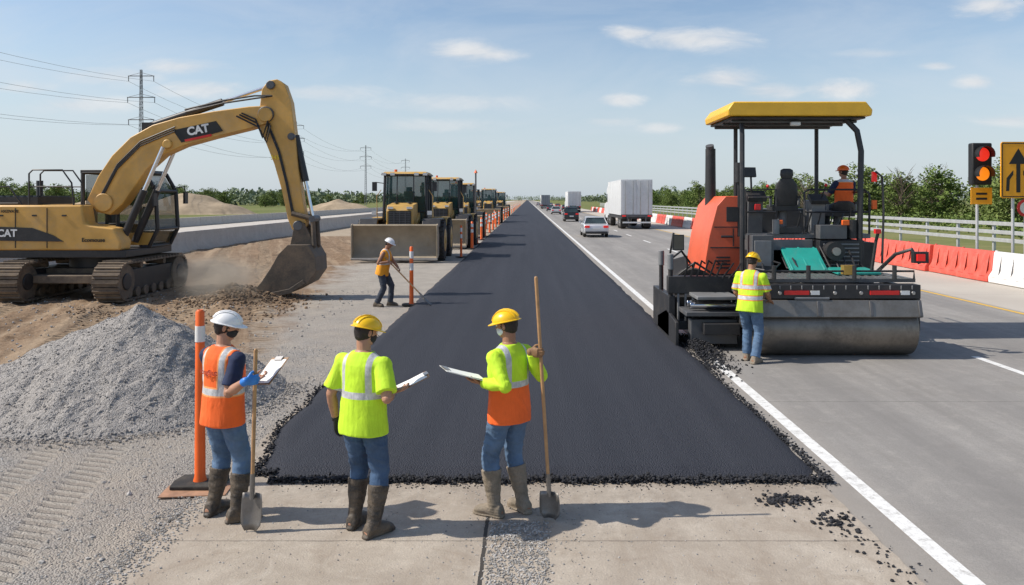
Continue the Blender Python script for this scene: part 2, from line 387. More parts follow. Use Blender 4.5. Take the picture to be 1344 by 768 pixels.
def slab_mat():
    m,nt,p=newmat('dusty_concrete_slab'); co=nt.coord(); x,y,z=nt.sep(co)
    n1=nt.noise(co,.8,8,.68,.5); n2=nt.noise(co,5,7,.72,.3); n3=nt.noise(co,60,3,.7); n4=nt.noise(co,2.2,8,.75,.8)
    c=nt.mix(nt.rng(n1,.32,.68),(.33,.275,.22),(.55,.485,.40)); c=nt.mix(nt.rng(n2,.4,.72,0,.6),c,(.31,.26,.205)); c=nt.mix(nt.rng(n3,.35,.7,0,.5),c,(.27,.235,.2))
    c=nt.mix(nt.rng(n4,.52,.66,0,.55),c,(.27,.215,.165)); c=nt.mix(nt.rng(n4,.28,.42,.45,0),c,(.56,.51,.44))
    spl=nt.rng(nt.noise(nt.mapping(co,(2.2,.35,1)),2.5,6,.65),.5,.72,0,.5); c=nt.mix(spl,c,(.29,.235,.18))
    c=nt.mix(nt.m('MULTIPLY',nt.rng(y,6.9,7.7),nt.rng(n2,.3,.65,0,.6)),c,(.19,.16,.13))
    wob=nt.m('MULTIPLY',nt.m('SUBTRACT',n2,.5),.03)
    j1=nt.m('LESS_THAN',nt.m('ABSOLUTE',nt.m('ADD',nt.m('ADD',x,wob),.34)),.016)
    j2=nt.m('LESS_THAN',nt.m('ABSOLUTE',nt.m('SUBTRACT',nt.m('ADD',y,wob),6.38)),.007)
    c=nt.mix(j1,c,(.05,.045,.04)); c=nt.mix(nt.m('MULTIPLY',j2,nt.rng(n2,.3,.6,.3,.8)),c,(.14,.12,.10))
    nt.put(p.inputs['Base Color'],c); p.inputs['Roughness'].default_value=.9
    h=nt.m('SUBTRACT',nt.m('ADD',n2,nt.m('MULTIPLY',n3,.6)),nt.m('MAXIMUM',j1,j2))
    nt.put(p.inputs['Normal'],nt.bump(h,.7,.014)); return m
def road_mat():
    m,nt,p=newmat('worn_highway_surface'); co=nt.coord(); x,y,z=nt.sep(co)
    n1=nt.noise(co,.25,6,.6); n2=nt.noise(nt.mapping(co,(1.8,.10,1)),1.3,7,.7); n3=nt.noise(co,70,3,.75); n4=nt.noise(co,4,6,.7); n5=nt.noise(co,1.1,7,.72,.6)
    c=nt.mix(nt.rng(n1,.3,.7),(.275,.258,.24),(.355,.338,.315))
    c=nt.mix(nt.rng(n2,.38,.68,0,.65),c,(.205,.193,.18))
    c=nt.mix(nt.rng(n3,.4,.7,0,.55),c,(.165,.158,.15)); c=nt.mix(nt.rng(n4,.52,.78,0,.5),c,(.40,.372,.335)); c=nt.mix(nt.rng(n5,.52,.68,0,.35),c,(.195,.18,.163)); c=nt.mix(nt.rng(n5,.25,.42,.35,0),c,(.39,.362,.325))
    lane=nt.m('PINGPONG',nt.m('SUBTRACT',x,3.2),2.3)
    wp=nt.rng(nt.m('ABSOLUTE',nt.m('SUBTRACT',lane,1.3)),.6,.05,0,.38,smooth=True); c=nt.mix(wp,c,(.18,.172,.165))
    sh=nt.rng(x,12.0,12.15); c=nt.mix(sh,c,nt.mix(nt.rng(n1,.3,.7),(.42,.38,.33),(.5,.46,.40)))
    dust=nt.rng(nt.m('ADD',x,nt.m('MULTIPLY',n4,.6)),3.8,3.0,0,.7); c=nt.mix(dust,c,(.33,.295,.255))
    wob=nt.m('MULTIPLY',nt.m('SUBTRACT',n4,.5),.08)
    ym=nt.m('MODULO',nt.m('ADD',nt.m('ADD',y,wob),1.4),6.1)
    j=nt.m('MULTIPLY',nt.m('LESS_THAN',nt.m('ABSOLUTE',ym),.024),nt.rng(n4,.35,.55,.1,.8))
    c=nt.mix(nt.m('MULTIPLY',j,.7),c,(.085,.08,.072))
    nt.put(p.inputs['Base Color'],c); p.inputs['Roughness'].default_value=.85; p.inputs['Specular IOR Level'].default_value=.3
    nt.put(p.inputs['Normal'],nt.bump(nt.m('ADD',n3,nt.m('MULTIPLY',n4,.3)),.5,.01)); return m
def asphalt_mat():
    m,nt,p=newmat('fresh_asphalt'); co=nt.coord()
    n1=nt.noise(co,.5,6,.6); n3=nt.noise(co,95,4,.75); n2=nt.noise(nt.mapping(co,(2.5,.06,1)),1,5,.6); vd=nt.voro(co,62)
    c=nt.mix(nt.rng(n3,.38,.68),(.009,.010,.015),(.062,.067,.086)); c=nt.mix(nt.rng(n1,.35,.7,0,.4),c,(.032,.034,.045)); c=nt.mix(nt.rng(n2,.42,.7,0,.45),c,(.05,.053,.066))
    nt.put(p.inputs['Base Color'],c); nt.put(p.inputs['Roughness'],nt.rng(n3,.3,.7,.62,.86)); p.inputs['Specular IOR Level'].default_value=.32
    nt.put(p.inputs['Normal'],nt.bump(nt.m('ADD',nt.m('MULTIPLY',vd,-1),n3),.9,.014)); return m
def stone_mat(name,a,b,scale=9):
    m,nt,p=newmat(name); co=nt.coord()
    vc=nt.node('ShaderNodeTexVoronoi'); nt.l.new(co,vc.inputs['Vector']); vc.inputs['Scale'].default_value=scale
    nt.put(p.inputs['Base Color'],nt.mix(nt.sep(vc.outputs['Color'])[0],a,b)); p.inputs['Roughness'].default_value=.85; p.inputs['Specular IOR Level'].default_value=.25
    return m
GRAVEL=stone_mat('crushed_stone',(.20,.195,.185),(.50,.475,.445),30)
CRUMB=stone_mat('asphalt_crumb',(.012,.012,.014),(.045,.046,.052),30)
def pile_mat():
    m,nt,p=newmat('gravel_heap'); co=nt.coord()
    vc=nt.node('ShaderNodeTexVoronoi'); nt.l.new(co,vc.inputs['Vector']); vc.inputs['Scale'].default_value=70
    n3=nt.noise(co,16,5,.7); n1=nt.noise(co,1.5,5,.6)
    c=nt.mix(nt.sep(vc.outputs['Color'])[0],(.20,.19,.18),(.48,.455,.43)); c=nt.mix(nt.rng(n1,.35,.7,0,.4),c,(.40,.365,.33)); c=nt.mix(nt.rng(vc.outputs['Distance'],.2,.7,0,.25),c,(.12,.11,.10))
    nt.put(p.inputs['Base Color'],c); p.inputs['Roughness'].default_value=.9; p.inputs['Specular IOR Level'].default_value=.15
    nt.put(p.inputs['Normal'],nt.bump(nt.m('ADD',nt.m('MULTIPLY',vc.outputs['Distance'],-1),n3),.8,.014)); return m
def paint_mat(name,col):
    m,nt,p=newmat(name); co=nt.coord(); n=nt.noise(co,9,7,.75); n2=nt.noise(co,60,3,.7)
    f=nt.rng(nt.m('ADD',n,nt.m('MULTIPLY',n2,.4)),.68,.92,0,.85)
    nt.put(p.inputs['Base Color'],nt.mix(f,col,(.33,.31,.28))); p.inputs['Roughness'].default_value=.6; return m
PW=paint_mat('white_road_paint',(.76,.755,.73)); PY=paint_mat('yellow_road_paint',(.74,.44,.04))

def grid(name,xs,ys,hf,m,parent=None):
    nx,ny=len(xs),len(ys)
    vs=[(x,y,hf(x,y)) for y in ys for x in xs]
    fs=[(j*nx+i,j*nx+i+1,(j+1)*nx+i+1,(j+1)*nx+i) for j in range(ny-1) for i in range(nx-1)]
    me=bpy.data.meshes.new(name); me.from_pydata(vs,[],fs); me.materials.append(m)
    me.polygons.foreach_set('use_smooth',[True]*len(fs)); return mkobj(name,me,parent)
def lin(a,b,n): return [a+(b-a)*i/(n-1) for i in range(n)]
def N(x,y,s,z=0): return noise.noise(V((x*s,y*s,z)))
gx=[-4000,-800,-200,-60,-30,-10,0,10,30,60,200,800,4000]; gy=[-200,-20,5,30,60,150,400,1000,3000,8000]
struct(grid('ground',gx,gy,lambda x,y:-.06,ground_mat()))
def terr(x,y):
    dirt=ss(11.8,13.2,y+N(x,y,.5)*1.5)*ss(0,1.2,-4.9-(y-13)*.12-x)
    h=.012*N(x,y,1.5,2)+.006*N(x,y,6,3)
    u_=x+.33*(y-20); w_=y-.33*(x)
    rid=N(u_*1.0,w_*.10,1.6,5)*.09+abs(N(u_*1.0,w_*.14,4.5,9))*.07
    clod=max(0,N(x,y,2.3,7))*.08+abs(N(x,y,7,1))*.045
    h+=dirt*(rid+clod)
    h+=.34*exp(-((x+7.8)**2/.8+(y-21.8)**2/.6))*(1+.5*N(x,y,4)) 
    h+=.12*exp(-((x+6.9)**2/3+(y-19.6)**2/.35))*(1+.6*N(x,y,3))*dirt
    e=ss(-2.95,-3.7,x)*ss(60,50,y)*ss(-34,-28,x) if x>-20 else ss(60,50,y)*ss(-34,-28,x)
    return max(-.01,h)*e+.002*(1-e) if (x>-33.9 and y<59.9) else -.07
struct(grid('construction_ground',lin(-34,-14,90)+lin(-13.85,-2.8,170),lin(3,14,170)+lin(14.1,34,220)+lin(34.3,60,80),terr,terrain_mat()))
def sheet(name,x0,x1,y0,y1,z,m,ny=2):
    b=B(); b.add([(x0,y0,z),(x1,y0,z),(x1,y1,z),(x0,y1,z)],[(0,1,2,3)],m); return struct(b.obj(name,recalc=False,smooth=False))
ys=lin(3,10,60)
b=B(); sm=slab_mat()
vs=[];fs=[]
for i,y in enumerate(ys):
    vs+= [(-3.02+.10*N(0,y,2)+.05*N(0,y,8),y,.016),(2.83+.02*N(3,y,5),y,.016)]
for i in range(len(ys)-1): fs.append((2*i,2*i+1,2*i+3,2*i+2))
b.add(vs,fs,sm); struct(b.obj('concrete_pavement',recalc=False,smooth=False))
sheet('underlay_road',-3.0,3.0,9.9,3000,.006,sm)
sheet('highway',2.80,16.4,-10,3500,.008,road_mat())
sheet('edge_line_marking',3.10,3.26,-5,3000,.013,PW)
sheet('yellow_edge_marking',11.82,11.96,-5,3000,.013,PY)
b=B()
y=10.9
k=0
while y<600:
    b.add([(7.74,y,.013),(7.88,y,.013),(7.88,y+3.0,.013),(7.74,y+3.0,.013)],[(0,1,2,3)],PW); y+=9.2 if k else 12; k+=1
struct(b.obj('lane_dash_marking',recalc=False,smooth=False))
ASP=asphalt_mat()
def xl(y): return -2.88+(.05*N(1,y,1.6)+.025*N(2,y,6) if y<40 else 0)+.26*ss(9.6,7.8,y)
def xr(y): return 2.84+(.04*N(5,y,1.3)+.025*N(6,y,6) if y<40 else 0)
def asph():
    ylist=[7.82,7.9,8.0]+[8.0+.16*i for i in range(1,120)]
    while ylist[-1]<3000: ylist.append(ylist[-1]*1.12)
    nc=70; vs=[];fs=[]
    T=.075
    for r,y in enumerate(ylist):
        for c in range(nc+1):
            t=c/nc; 
            fade=max(0,1-r/8)
            rnd=.25*ss(.06,0,t)+.12*ss(.97,1,t)
            yy=y+fade*(.05*N(t*30,0,1,3)+.03*N(t*110,0,1,5)+rnd)
            x=xl(y)*(1-t)+xr(y)*t
            z=T+.004*N(x,yy,2.5,1)
            if r==0: yy-=.09; z=.012
            if c==0: x-=.09; z=.008
            if c==nc: x+=.07; z=.010
            if r==1: z-=.02
            vs.append((x,yy,z))
    n=nc+1
    for r in range(len(ylist)-1):
        for c in range(nc): fs.append((r*n+c,r*n+c+1,(r+1)*n+c+1,(r+1)*n+c))
    me=bpy.data.meshes.new('asphalt_mat'); me.from_pydata(vs,[],fs); me.materials.append(ASP); me.polygons.foreach_set('use_smooth',[True]*len(fs))
    return struct(mkobj('fresh_asphalt_road',me))
asph()
def ico():
    bm=bmesh.new(); bmesh.ops.create_icosphere(bm,subdivisions=1,radius=1); vs=[v.co.copy() for v in bm.verts]; fs=[[v.index for v in f.verts] for f in bm.faces]; bm.free(); return vs,fs
IV,IF=ico()
def stones_into(vs,fs,lst):
    for (x,y,z,r) in lst:
        o=len(vs); q=noise.random_unit_vector(); a=random.uniform(.6,1.1); bb=random.uniform(.5,.9); an=random.random()*6.28; ca,sa=cos(an),sin(an)
        for p in IV:
            k=r*random.uniform(.75,1.15); px,py,pz=p.x*k*a,p.y*k,p.z*k*bb
            vs.append((x+px*ca-py*sa,y+px*sa+py*ca,z+pz+ .3*px*q.x))
        for f in IF: fs.append([i+o for i in f])
def stones(name,lst,m):
    vs=[];fs=[]; stones_into(vs,fs,lst); me=bpy.data.meshes.new(name); me.from_pydata(vs,[],fs); me.materials.append(m); return mkobj(name,me)
R=random.uniform; G=random.gauss
L=[]
for i in range(2700):
    x=R(-2.68,2.95); L.append((x,7.72+.05*N(x,0,3)+abs(G(0,.035))*(-1 if random.random()<.6 else 1)+(.2 if x<-2.5 else 0),.02+R(0,.045),R(.008,.024)))
for i in range(900): y=7.8+R(0,1)**1.5*8; L.append((2.88+abs(G(0,.05)),y,.02+R(0,.03),R(.007,.02)))
for i in range(800): y=7.85+R(0,1)**1.5*8; L.append((xl(y)-.05-abs(G(0,.05)),y,.02+R(0,.04),R(.007,.020)))
for i in range(110): L.append((2.35+G(0,.13),7.22+G(0,.08),.025+R(0,.015),R(.007,.028)))
for i in range(60): L.append((2.62+G(0,.1),6.75+G(0,.12),.025,R(.007,.026)))
for i in range(90): t=R(0,1); L.append((2.55+t*.2+G(0,.1),7.3-t*1.7+G(0,.12),.022,R(.005,.02)))
for i in range(500): L.append((R(-2.4,3),7.70-abs(G(0,.09)),.02,R(.004,.011)))
stuff(stones('asphalt_crumbs',L,CRUMB),'loose black asphalt crumbs along the fresh mat edge','asphalt crumbs')
L=[]
for i in range(1500):
    y=14.3+G(0,.8); x=2.95+abs(G(0,.24)); hh=max(0,.2*exp(-((x-3.1)/.3)**2-((y-14.5)/.9)**2)); L.append((x,y,.02+hh*R(.3,1),R(.010,.028)))
stuff(stones('loose_asphalt',L,CRUMB),'heap of loose hot asphalt beside the paver','asphalt heap')
L=[(R(-.30,.16)+G(0,.02),R(4.9,6.75),.02,R(.005,.012)) for i in range(2800)]+[(R(-.5,.5),R(4.9,7.5),.02,R(.004,.010)) for i in range(350)]+[(R(-3,2.7),R(5,7.7),.018,R(.003,.009)) for i in range(900)]
stuff(stones('spilled_gravel',L,GRAVEL),'grey gravel spilled across the concrete joint','gravel')
L=[]
for i in range(4200):
    x=-2.9-abs(G(0,2.0)); y=R(5.0,15); tx=x+(y-6.7)*.22
    if min(abs(tx+4.12),abs(tx+4.8))<.16: continue
    L.append((x,y,terr(x,y)+.003,R(.005,.013)*(2.4 if random.random()<.04 else 1)))
for i in range(1400): x=-3.0+G(0,.10); y=R(5,7.8); L.append((x,y,.02,R(.005,.012)))
for i in range(700):
    x=R(-14,-4.5); y=R(13,24); L.append((x,y,terr(x,y)+.01,R(.012,.035)))
stuff(stones('loose_gravel',L,GRAVEL),'loose crushed stone strewn over the shoulder','gravel')
L=[]
for i in range(800):
    x=-7.7+G(0,.8); y=21.4+G(0,.6); L.append((x,y,terr(x,y)+.02,R(.015,.06)))
for i in range(450):
    x=R(-11,-5.8); y=19.2+G(0,.6); L.append((x,y,terr(x,y)+.01,R(.012,.045)))
stuff(stones('loose_soil',L,stone_mat('soil_clod',(.13,.085,.055),(.28,.20,.13),8)),'brown soil clods around the digging bucket','soil')
def pileh(x,y):
    dx=x+5.40; dy=y-11.1
    a=sqrt((dx/(1.95 if dx>0 else 2.85))**2+(dy/(2.0 if dy<0 else 2.3))**2)
    h=1.27*max(0,1-a)**.95
    d2=sqrt(((x+8.0)/2.3)**2+((y-10.2)/1.5)**2); h=max(h,.30*max(0,1-d2))
    k=ss(0,.25,h)
    h+=k*(.06*N(x,y,2.2)+.035*N(x,y,6)+.05*abs(N(x*1.5,y*.5,3,4)))
    return h-.02
vs=[];fs=[];xs=lin(-12,-2.9,190);ysg=lin(8.4,14,120);nx=len(xs)
for y in ysg:
    for x in xs: vs.append((x+.010*R(-1,1),y+.010*R(-1,1),pileh(x,y)+.005*R(-1,1)))
fs=[(j*nx+i,j*nx+i+1,(j+1)*nx+i+1,(j+1)*nx+i) for j in range(len(ysg)-1) for i in range(nx-1)]
fs=[f for f in fs if max(vs[i][2] for i in f)>-.012]
L=[]
while len(L)<8500:
    x=R(-9,-3.2);y=R(8.8,12.4);h=pileh(x,y)
    if h>0.0: L.append((x,y,h+.002,R(.005,.013)*(2.1 if (random.random()<.04 or h<.05) else 1)))
for i in range(1300):
    a=R(-2.9,.4); rr=1+abs(G(0,.09)); x=-5.40+cos(a)*(1.95 if cos(a)>0 else 2.85)*rr; y=11.1+sin(a)*2.0*rr; L.append((x,y,max(0,pileh(x,y))+.012,R(.007,.020)))
stones_into(vs,fs,L)
me=bpy.data.meshes.new('gravel_pile'); me.from_pydata(vs,[],fs); me.materials.append(pile_mat())
tag(mkobj('gravel_pile',me),'tall heap of grey crushed stone on the shoulder','gravel pile')
DIRTM=mat('dry_earth',(.36,.285,.20),.95,var=.25,vs=.5,bump=.6,bs=3,spec=.1)
def mound(cx,cy,rx,ry,h,lab):
    hf=lambda x,y:(h*max(0,1-sqrt((x/rx)**2+(y/ry)**2))**.8*(1+.25*N(x,y,.25,cx))-.08)
    o=grid('dirt_mound',lin(-rx,rx,50),lin(-ry,ry,30),hf,DIRTM); o.location=(cx,cy,0); tag(o,lab,'dirt mound')
mound(-66,155,13,8,4.2,'pale earth mound beside the work site'); mound(-45,190,9,6,3.0,'low heap of dry earth'); mound(-92,170,12,8,3,'pale earth mound beside the work site')

# dust puff at the bucket
m_=bpy.data.materials.new('raised_dust'); m_.use_nodes=True; nt=NT(m_.node_tree); nt.n.remove(m_.node_tree.nodes['Principled BSDF'])
vp=nt.node('ShaderNodeVolumePrincipled'); vp.inputs['Color'].default_value=(.85,.74,.60,1)
co_=nt.coord(); x_,y_,z_=nt.sep(co_)
dl=nt.m('SQRT',nt.m('ADD',nt.m('ADD',nt.m('MULTIPLY',x_,x_),nt.m('MULTIPLY',y_,y_)),nt.m('MULTIPLY',z_,z_)))
dn=nt.m('MULTIPLY',nt.rng(dl,.95,.1,0,1,smooth=True),nt.rng(nt.noise(co_,2.4,4,.6),.36,.68,.05,1.7))
nt.put(vp.inputs['Density'],dn); nt.l.new(vp.outputs[0],m_.node_tree.nodes['Material Output'].inputs['Volume'])
b=B(); b.sphere((0,0,0),1,m_,20); dustm=b.mesh('dust_cloud')
for (lx,ly,lz,sx_,sy_,sz_) in ((-8.2,21.2,.55,1.5,1.1,.9),(-10.2,24.5,.5,3.0,1.6,.8)):
    o=mkobj('dust_cloud',dustm); o.location=(lx,ly,lz); o.scale=(sx_,sy_,sz_); stuff(o,'pale dust drifting around the digging bucket','dust')

# ---------------------------------------------------------------- trees
def leafmat(name,a,b_):
    m,nt,p=newmat(name); co=nt.coord(); n=nt.noise(co,.9,3,.6); n2=nt.noise(co,7,2,.6)
    oi=nt.node('ShaderNodeObjectInfo').outputs['Random']
    c=nt.mix(nt.rng(nt.m('ADD',n,nt.m('MULTIPLY',nt.m('SUBTRACT',n2,.5),.6)),.3,.7),a,b_)
    c=nt.mix(nt.m('MULTIPLY',oi,.4),c,(.19,.21,.07))
    nt.put(p.inputs['Base Color'],c); p.inputs['Roughness'].default_value=.7; p.inputs['Specular IOR Level'].default_value=.2
    return m
LEAF=leafmat('foliage',(.07,.115,.028),(.18,.25,.06)); LEAFF=leafmat('hazy_distant_foliage',(.15,.195,.13),(.22,.265,.165))  # far foliage has aerial haze painted into its paler leaf colours
BARK=mat('bark',(.15,.115,.085),.9,var=.3,vs=5)
def leafcloud(vs,fs,centers,per,size):
    for (c,r) in centers:
        for i in range(per):
            d=V(noise.random_unit_vector())*(R(0,1)**.4); p=V((c[0]+d.x*r,c[1]+d.y*r,c[2]+d.z*r*.75))
            a=noise.random_unit_vector(); b2=a.cross(noise.random_unit_vector()).normalized(); s=size*R(.6,1.3)
            o=len(vs); vs+=[tuple(p-a*s),tuple(p+b2*s*.55),tuple(p+a*s),tuple(p-b2*s*.55)]; fs.append((o,o+1,o+2,o+3))
def treeproto(seed,h,wd,bare=False):
    random.seed(seed)
    t=thing('tree',(0,0,0),'bushy green tree at the field edge','tree',group='trees beside the highway')
    b=B(); top=V((R(-.3,.3),R(-.3,.3),h*.8)); b.tube([(0,0,-.2),(R(-.1,.1),0,h*.3),top*.7,top],[.16,.12,.07,.02],BARK,7)
    cen=[]
    for i in range(14 if not bare else 26):
        a=i*2.4+R(-.4,.4); z=h*(.18+.7*(i/(14 if not bare else 26))); L_=wd*(1-.55*abs(z/h-.45))*R(.6,1.05)
        st=top*(z/h*.9); en=V((st.x+cos(a)*L_,st.y+sin(a)*L_,z+h*.12+R(0,.3)))
        b.tube([st,(st+en)/2+V((0,0,.15)),en],[.06,.04,.012],BARK,5)
        if bare:
            for k in range(5):
                s2=st.lerp(en,R(.3,1)); e2=s2+V((cos(a+R(-1,1)),sin(a+R(-1,1)),R(.4,1.4)))*R(.4,.8); b.tube([s2,e2],[.025,.008],BARK,4)
        cen.append((en,R(.55,.95)*wd*.5)); cen.append(((st+en)/2+V((R(-.3,.3),R(-.3,.3),R(0,.4))),R(.5,.8)*wd*.5))
    b.obj('trunk',t)
    if not bare:
        for k in range(8): cen.append((V((R(-1,1)*wd*.8,R(-1,1)*wd*.8,h*R(.08,.3))),wd*.4))
        cen.append((top,wd*.4)); cen.append((top+V((.3,.1,.4)),wd*.25))
        vs=[];fs=[]; leafcloud(vs,fs,cen,80,.16)
        me=bpy.data.meshes.new('crown'); me.from_pydata(vs,[],fs); me.materials.append(LEAF); mkobj('crown',me,t)
    else: t['label']='leafless tree with thin branches at the field edge'
    random.seed(seed+99); return t
protos=[treeproto(1,5.6,2.0),treeproto(2,4.8,2.2),treeproto(3,6.6,2.1)]; bare=treeproto(4,7.0,2.0,True)
protos[0].location=(48,74,-.05); protos[1].location=(52,84,-.05); protos[2].location=(57,79,-.05); bare.location=(47.5,101,-.05)
random.seed(5)
copything(bare,(56,110,-.05),1,scale=1.1); copything(bare,(41,118,-.05),2,scale=.9)
y=58.0
while y<420:
    for k in range(3 if y<150 else (2 if y<220 else 1)):
        p=random.choice(protos); x=R(43,60)+k*7; s=R(.72,1.15)
        copything(p,(x,y+R(-2,2),-.05),R(0,6.28),scale=(s*1.25,s*1.25,s))
    y+=3.0+y*.012
y=120.0
while y<520:
    for k in range(2 if y<260 else 1):
        p=random.choice(protos); s=R(.8,1.25); q=copything(p,(-R(98,125)-k*8,y+R(-2,2),-.05),R(0,6.28),scale=(s*1.3,s*1.3,s)); 
    y+=4.2+y*.012
random.seed(12)
vs=[];fs=[];cen=[]
for i in range(620):
    t=R(0,1); y=380+t*t*1700; side_=random.choice((-1,1)); x=(R(50,90) if side_>0 else -R(90,150)); cen.append((V((x+side_*t*30,y,R(1.2,5.8))),R(3,5)))
for i in range(420): cen.append((V((R(-520,520),2150+R(-60,60),R(2,9))),R(6,10)))
for i in range(200): cen.append((V((-R(150,420),R(420,700),R(1,6))),R(4,6)))
for i in range(200): cen.append((V((R(100,520),R(380,700),R(1,6))),R(4,6)))
leafcloud(vs,fs,cen,26,1.3)
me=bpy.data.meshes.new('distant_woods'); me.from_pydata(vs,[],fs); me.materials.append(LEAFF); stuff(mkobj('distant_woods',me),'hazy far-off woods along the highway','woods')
vs=[];fs=[];cen=[]
for i in range(900):
    y=R(40,260); cen.append((V((R(34,47)+R(0,4),y,R(0,.9))),R(.5,1.1)))
leafcloud(vs,fs,cen,26,.17)
me=bpy.data.meshes.new('roadside_scrub'); me.from_pydata(vs,[],fs); me.materials.append(LEAF); stuff(mkobj('roadside_scrub',me),'low green scrub beyond the fence','scrub')

# ---------------------------------------------------------------- pylons and wires
def pylon():
    t=thing('power_pylon',(-79.5,164,0),'tall slim steel power pylon with crossarms','power pylon',group='power pylons')
    b=B(); hh=29.5
    def wd(z): return .32*(1-z/hh)+.15
    for sx in(-1,1):
        for sy in(-1,1): b.tube([(sx*wd(0),sy*wd(0),0),(sx*wd(hh),sy*wd(hh),hh)],.065,PYL,4)
    z=0
    while z<hh-1.5:
        z2=z+1.1
        for s_ in(-1,1):
            b.tube([(-wd(z),s_*wd(z),z),(wd(z2),s_*wd(z2),z2)],.03,PYL,3); b.tube([(s_*wd(z),-wd(z),z),(s_*wd(z2),wd(z2),z2)],.03,PYL,3)
        z=z2
    b.obj('mast',t)
    for zc,w_ in((28.2,2.7),(23.8,2.9),(19.2,2.7)):
        b=B(); b.tube([(-w_,0,zc),(w_,0,zc)],.09,PYL,4); b.tube([(-w_,0,zc),(0,0,zc+.7),(w_,0,zc)],.04,PYL,4)
        for s_ in(-1,1): b.cyl((s_*w_*.96,0,zc),(s_*w_*.96,0,zc-1.1),.08,PYL,6)
        b.obj('crossarm',t)
    return t
pl=pylon(); PX=-79.5
pys=[30,164,274,392,520]
for y in pys[2:]: copything(pl,(PX,y,0))
for zc,w_ in((28.2,2.7),(23.8,2.9),(19.2,2.7)):
    for s_ in(-1,1):
        b=B()
        for i in range(len(pys)-1):
            a,c=pys[i],pys[i+1]; pts=[(PX+s_*w_*.96,a+(c-a)*t/12,zc-1.1-4.2*(t/12)*(1-t/12)*3) for t in range(13)]
            b.tube(pts,.028 if i==0 else .034,WIRE,3)
        tag(b.obj('power_line'),'thin power cable slung between pylons','power line','power cables')

# ---------------------------------------------------------------- barriers, fences
def plastic_barrier(m,lab,loc):
    t=thing('traffic_barrier',loc,lab,'traffic barrier',group='plastic barriers along the roadside')
    b=B(); Ln=2.0
    prof=[(-.30,.02),(-.30,.22),(-.17,.42),(-.11,1.0),(-.08,1.04),(.08,1.04),(.11,1.0),(.17,.42),(.30,.22),(.30,.02)]
    b.prism(prof,'y',-Ln/2+.02,Ln/2-.02,m)
    b.obj('shell',t,bevel=.03)
    for yy in(-.66,0,.66):
        for s_ in(-1,):
            b=B(); b.hull8([(s_*.27,yy-.2,.24),(s_*.315,yy-.14,.2),(s_*.315,yy+.14,.2),(s_*.27,yy+.2,.24)],[(s_*.12,yy-.16,.93),(s_*.165,yy-.11,.9),(s_*.165,yy+.11,.9),(s_*.12,yy+.16,.93)],m)
            b.obj('rib',t,bevel=.015)
    b=B(); b.cyl((0,.99,.1),(0,.99,1.07),.045,m,8); b.obj('coupling_pin',t)
    return t
rb=plastic_barrier(RDB,'red plastic traffic barrier standing on the road shoulder',(15.5,27.3,0))
wb=plastic_barrier(WHP,'white plastic traffic barrier standing on the road shoulder',(15.5,25.3,0))
copything(wb,(15.5,23.3,0)); copything(wb,(15.52,21.3,0))
i=0; y=29.3
while y<190:
    src=rb if (y<50 or (i%5)<3) else wb
    copything(src,(15.5+R(-.05,.05),y,0),R(-.03,.03)); y+=2.0; i+=1
def fence():
    t=thing('guard_fence',(21,0,0),'pale steel three-rail guard fence along the verge','fence')
    for z in(.95,1.3,1.68):
        b=B((0,0,0)); b.box((0,125,z),(.07,210,.17),GALV); b.obj('rail',t,bevel=.01)
    first=None
    y=21
    for k in range(70):
        if first is None:
            b=B(); b.box((0,0,.85),(.12,.12,1.75),GALV); first=b.obj('post',t,bevel=.01); first.location=(.1,y,0)
        else:
            q=first.copy(); COL.objects.link(q); q.parent=t; q.location=(.1,y,0)
        y+=3
fence()
t0=None
y=27.0
for k in range(34):
    if t0 is None:
        b=B(); b.prism([(-.4,-.05),(-.4,.1),(-.2,.40),(-.12,1.05),(.12,1.05),(.2,.40),(.4,.1),(.4,-.05)],'y',-2.96,2.96,CONC)
        t0=tag(b.obj('concrete_barrier',bevel=.02),'long weathered concrete barrier beside the dirt','concrete barrier','concrete barriers'); t0.location=(-18,y,0)
    else:
        q=t0.copy(); COL.objects.link(q); q.location=(-18-.012*(y-27),y,0)
    y+=6
sheet('side_road',-34,-18.6,20,1500,-.01,CONC)
for k in range(40):
    q=t0.copy(); q.scale=(1,1,.85)
    COL.objects.link(q); q.location=(-35,34+6*k,0)

# ---------------------------------------------------------------- delineators
def delineator(loc,lab,h=1.55,grp='orange delineator posts',bands=((.60,.72),(.80,.92)),rr=1.0):
    t=thing('delineator_post',loc,lab,'delineator post',group=grp)
    b=B(); b.prism([(-.22,-.17),(.22,-.17),(.25,0),(.22,.17),(-.22,.17),(-.25,0)],'z',.012,.05,RUB); b.obj('base',t,bevel=.01)
    b=B(); b.tube([(0,0,.03),(0,0,.1),(0,0,h*.6),(0,0,h-.02),(0,0,h)],[.075*rr,.056*rr,.05*rr,.045*rr,.03*rr],ORG,18); b.obj('post',t)
    for z0,z1 in bands:
        b=B(); b.tube([(0,0,h*z0),(0,0,h*z1)],[(.055-.003*z0)*rr,(.054-.004*z1)*rr],WHT,18)
        b.obj('reflective_band',t)
    return t
d1=delineator((-3.13,7.62,.015),'tall orange and white delineator on a worn rubber base',1.68,bands=((.82,.91),),rr=.9)
d2=delineator((-2.98,20.5,.02),'orange delineator post on a rubber base',1.52)
for i,y in enumerate([37.5,44,49,54,59,65,71,78,86,95,105,116,128,142,158,176,196,218,245,275,310,350]):
    copything(d2,(-3.08+R(-.06,.06),y,.02),R(0,1),scale=(1.5,1.5,1) if y>40 else None)
for y in (60,74,90,110,135,165): copything(d2,(-3.75+R(-.1,.1),y,.0),R(0,1),scale=(1.5,1.5,1))
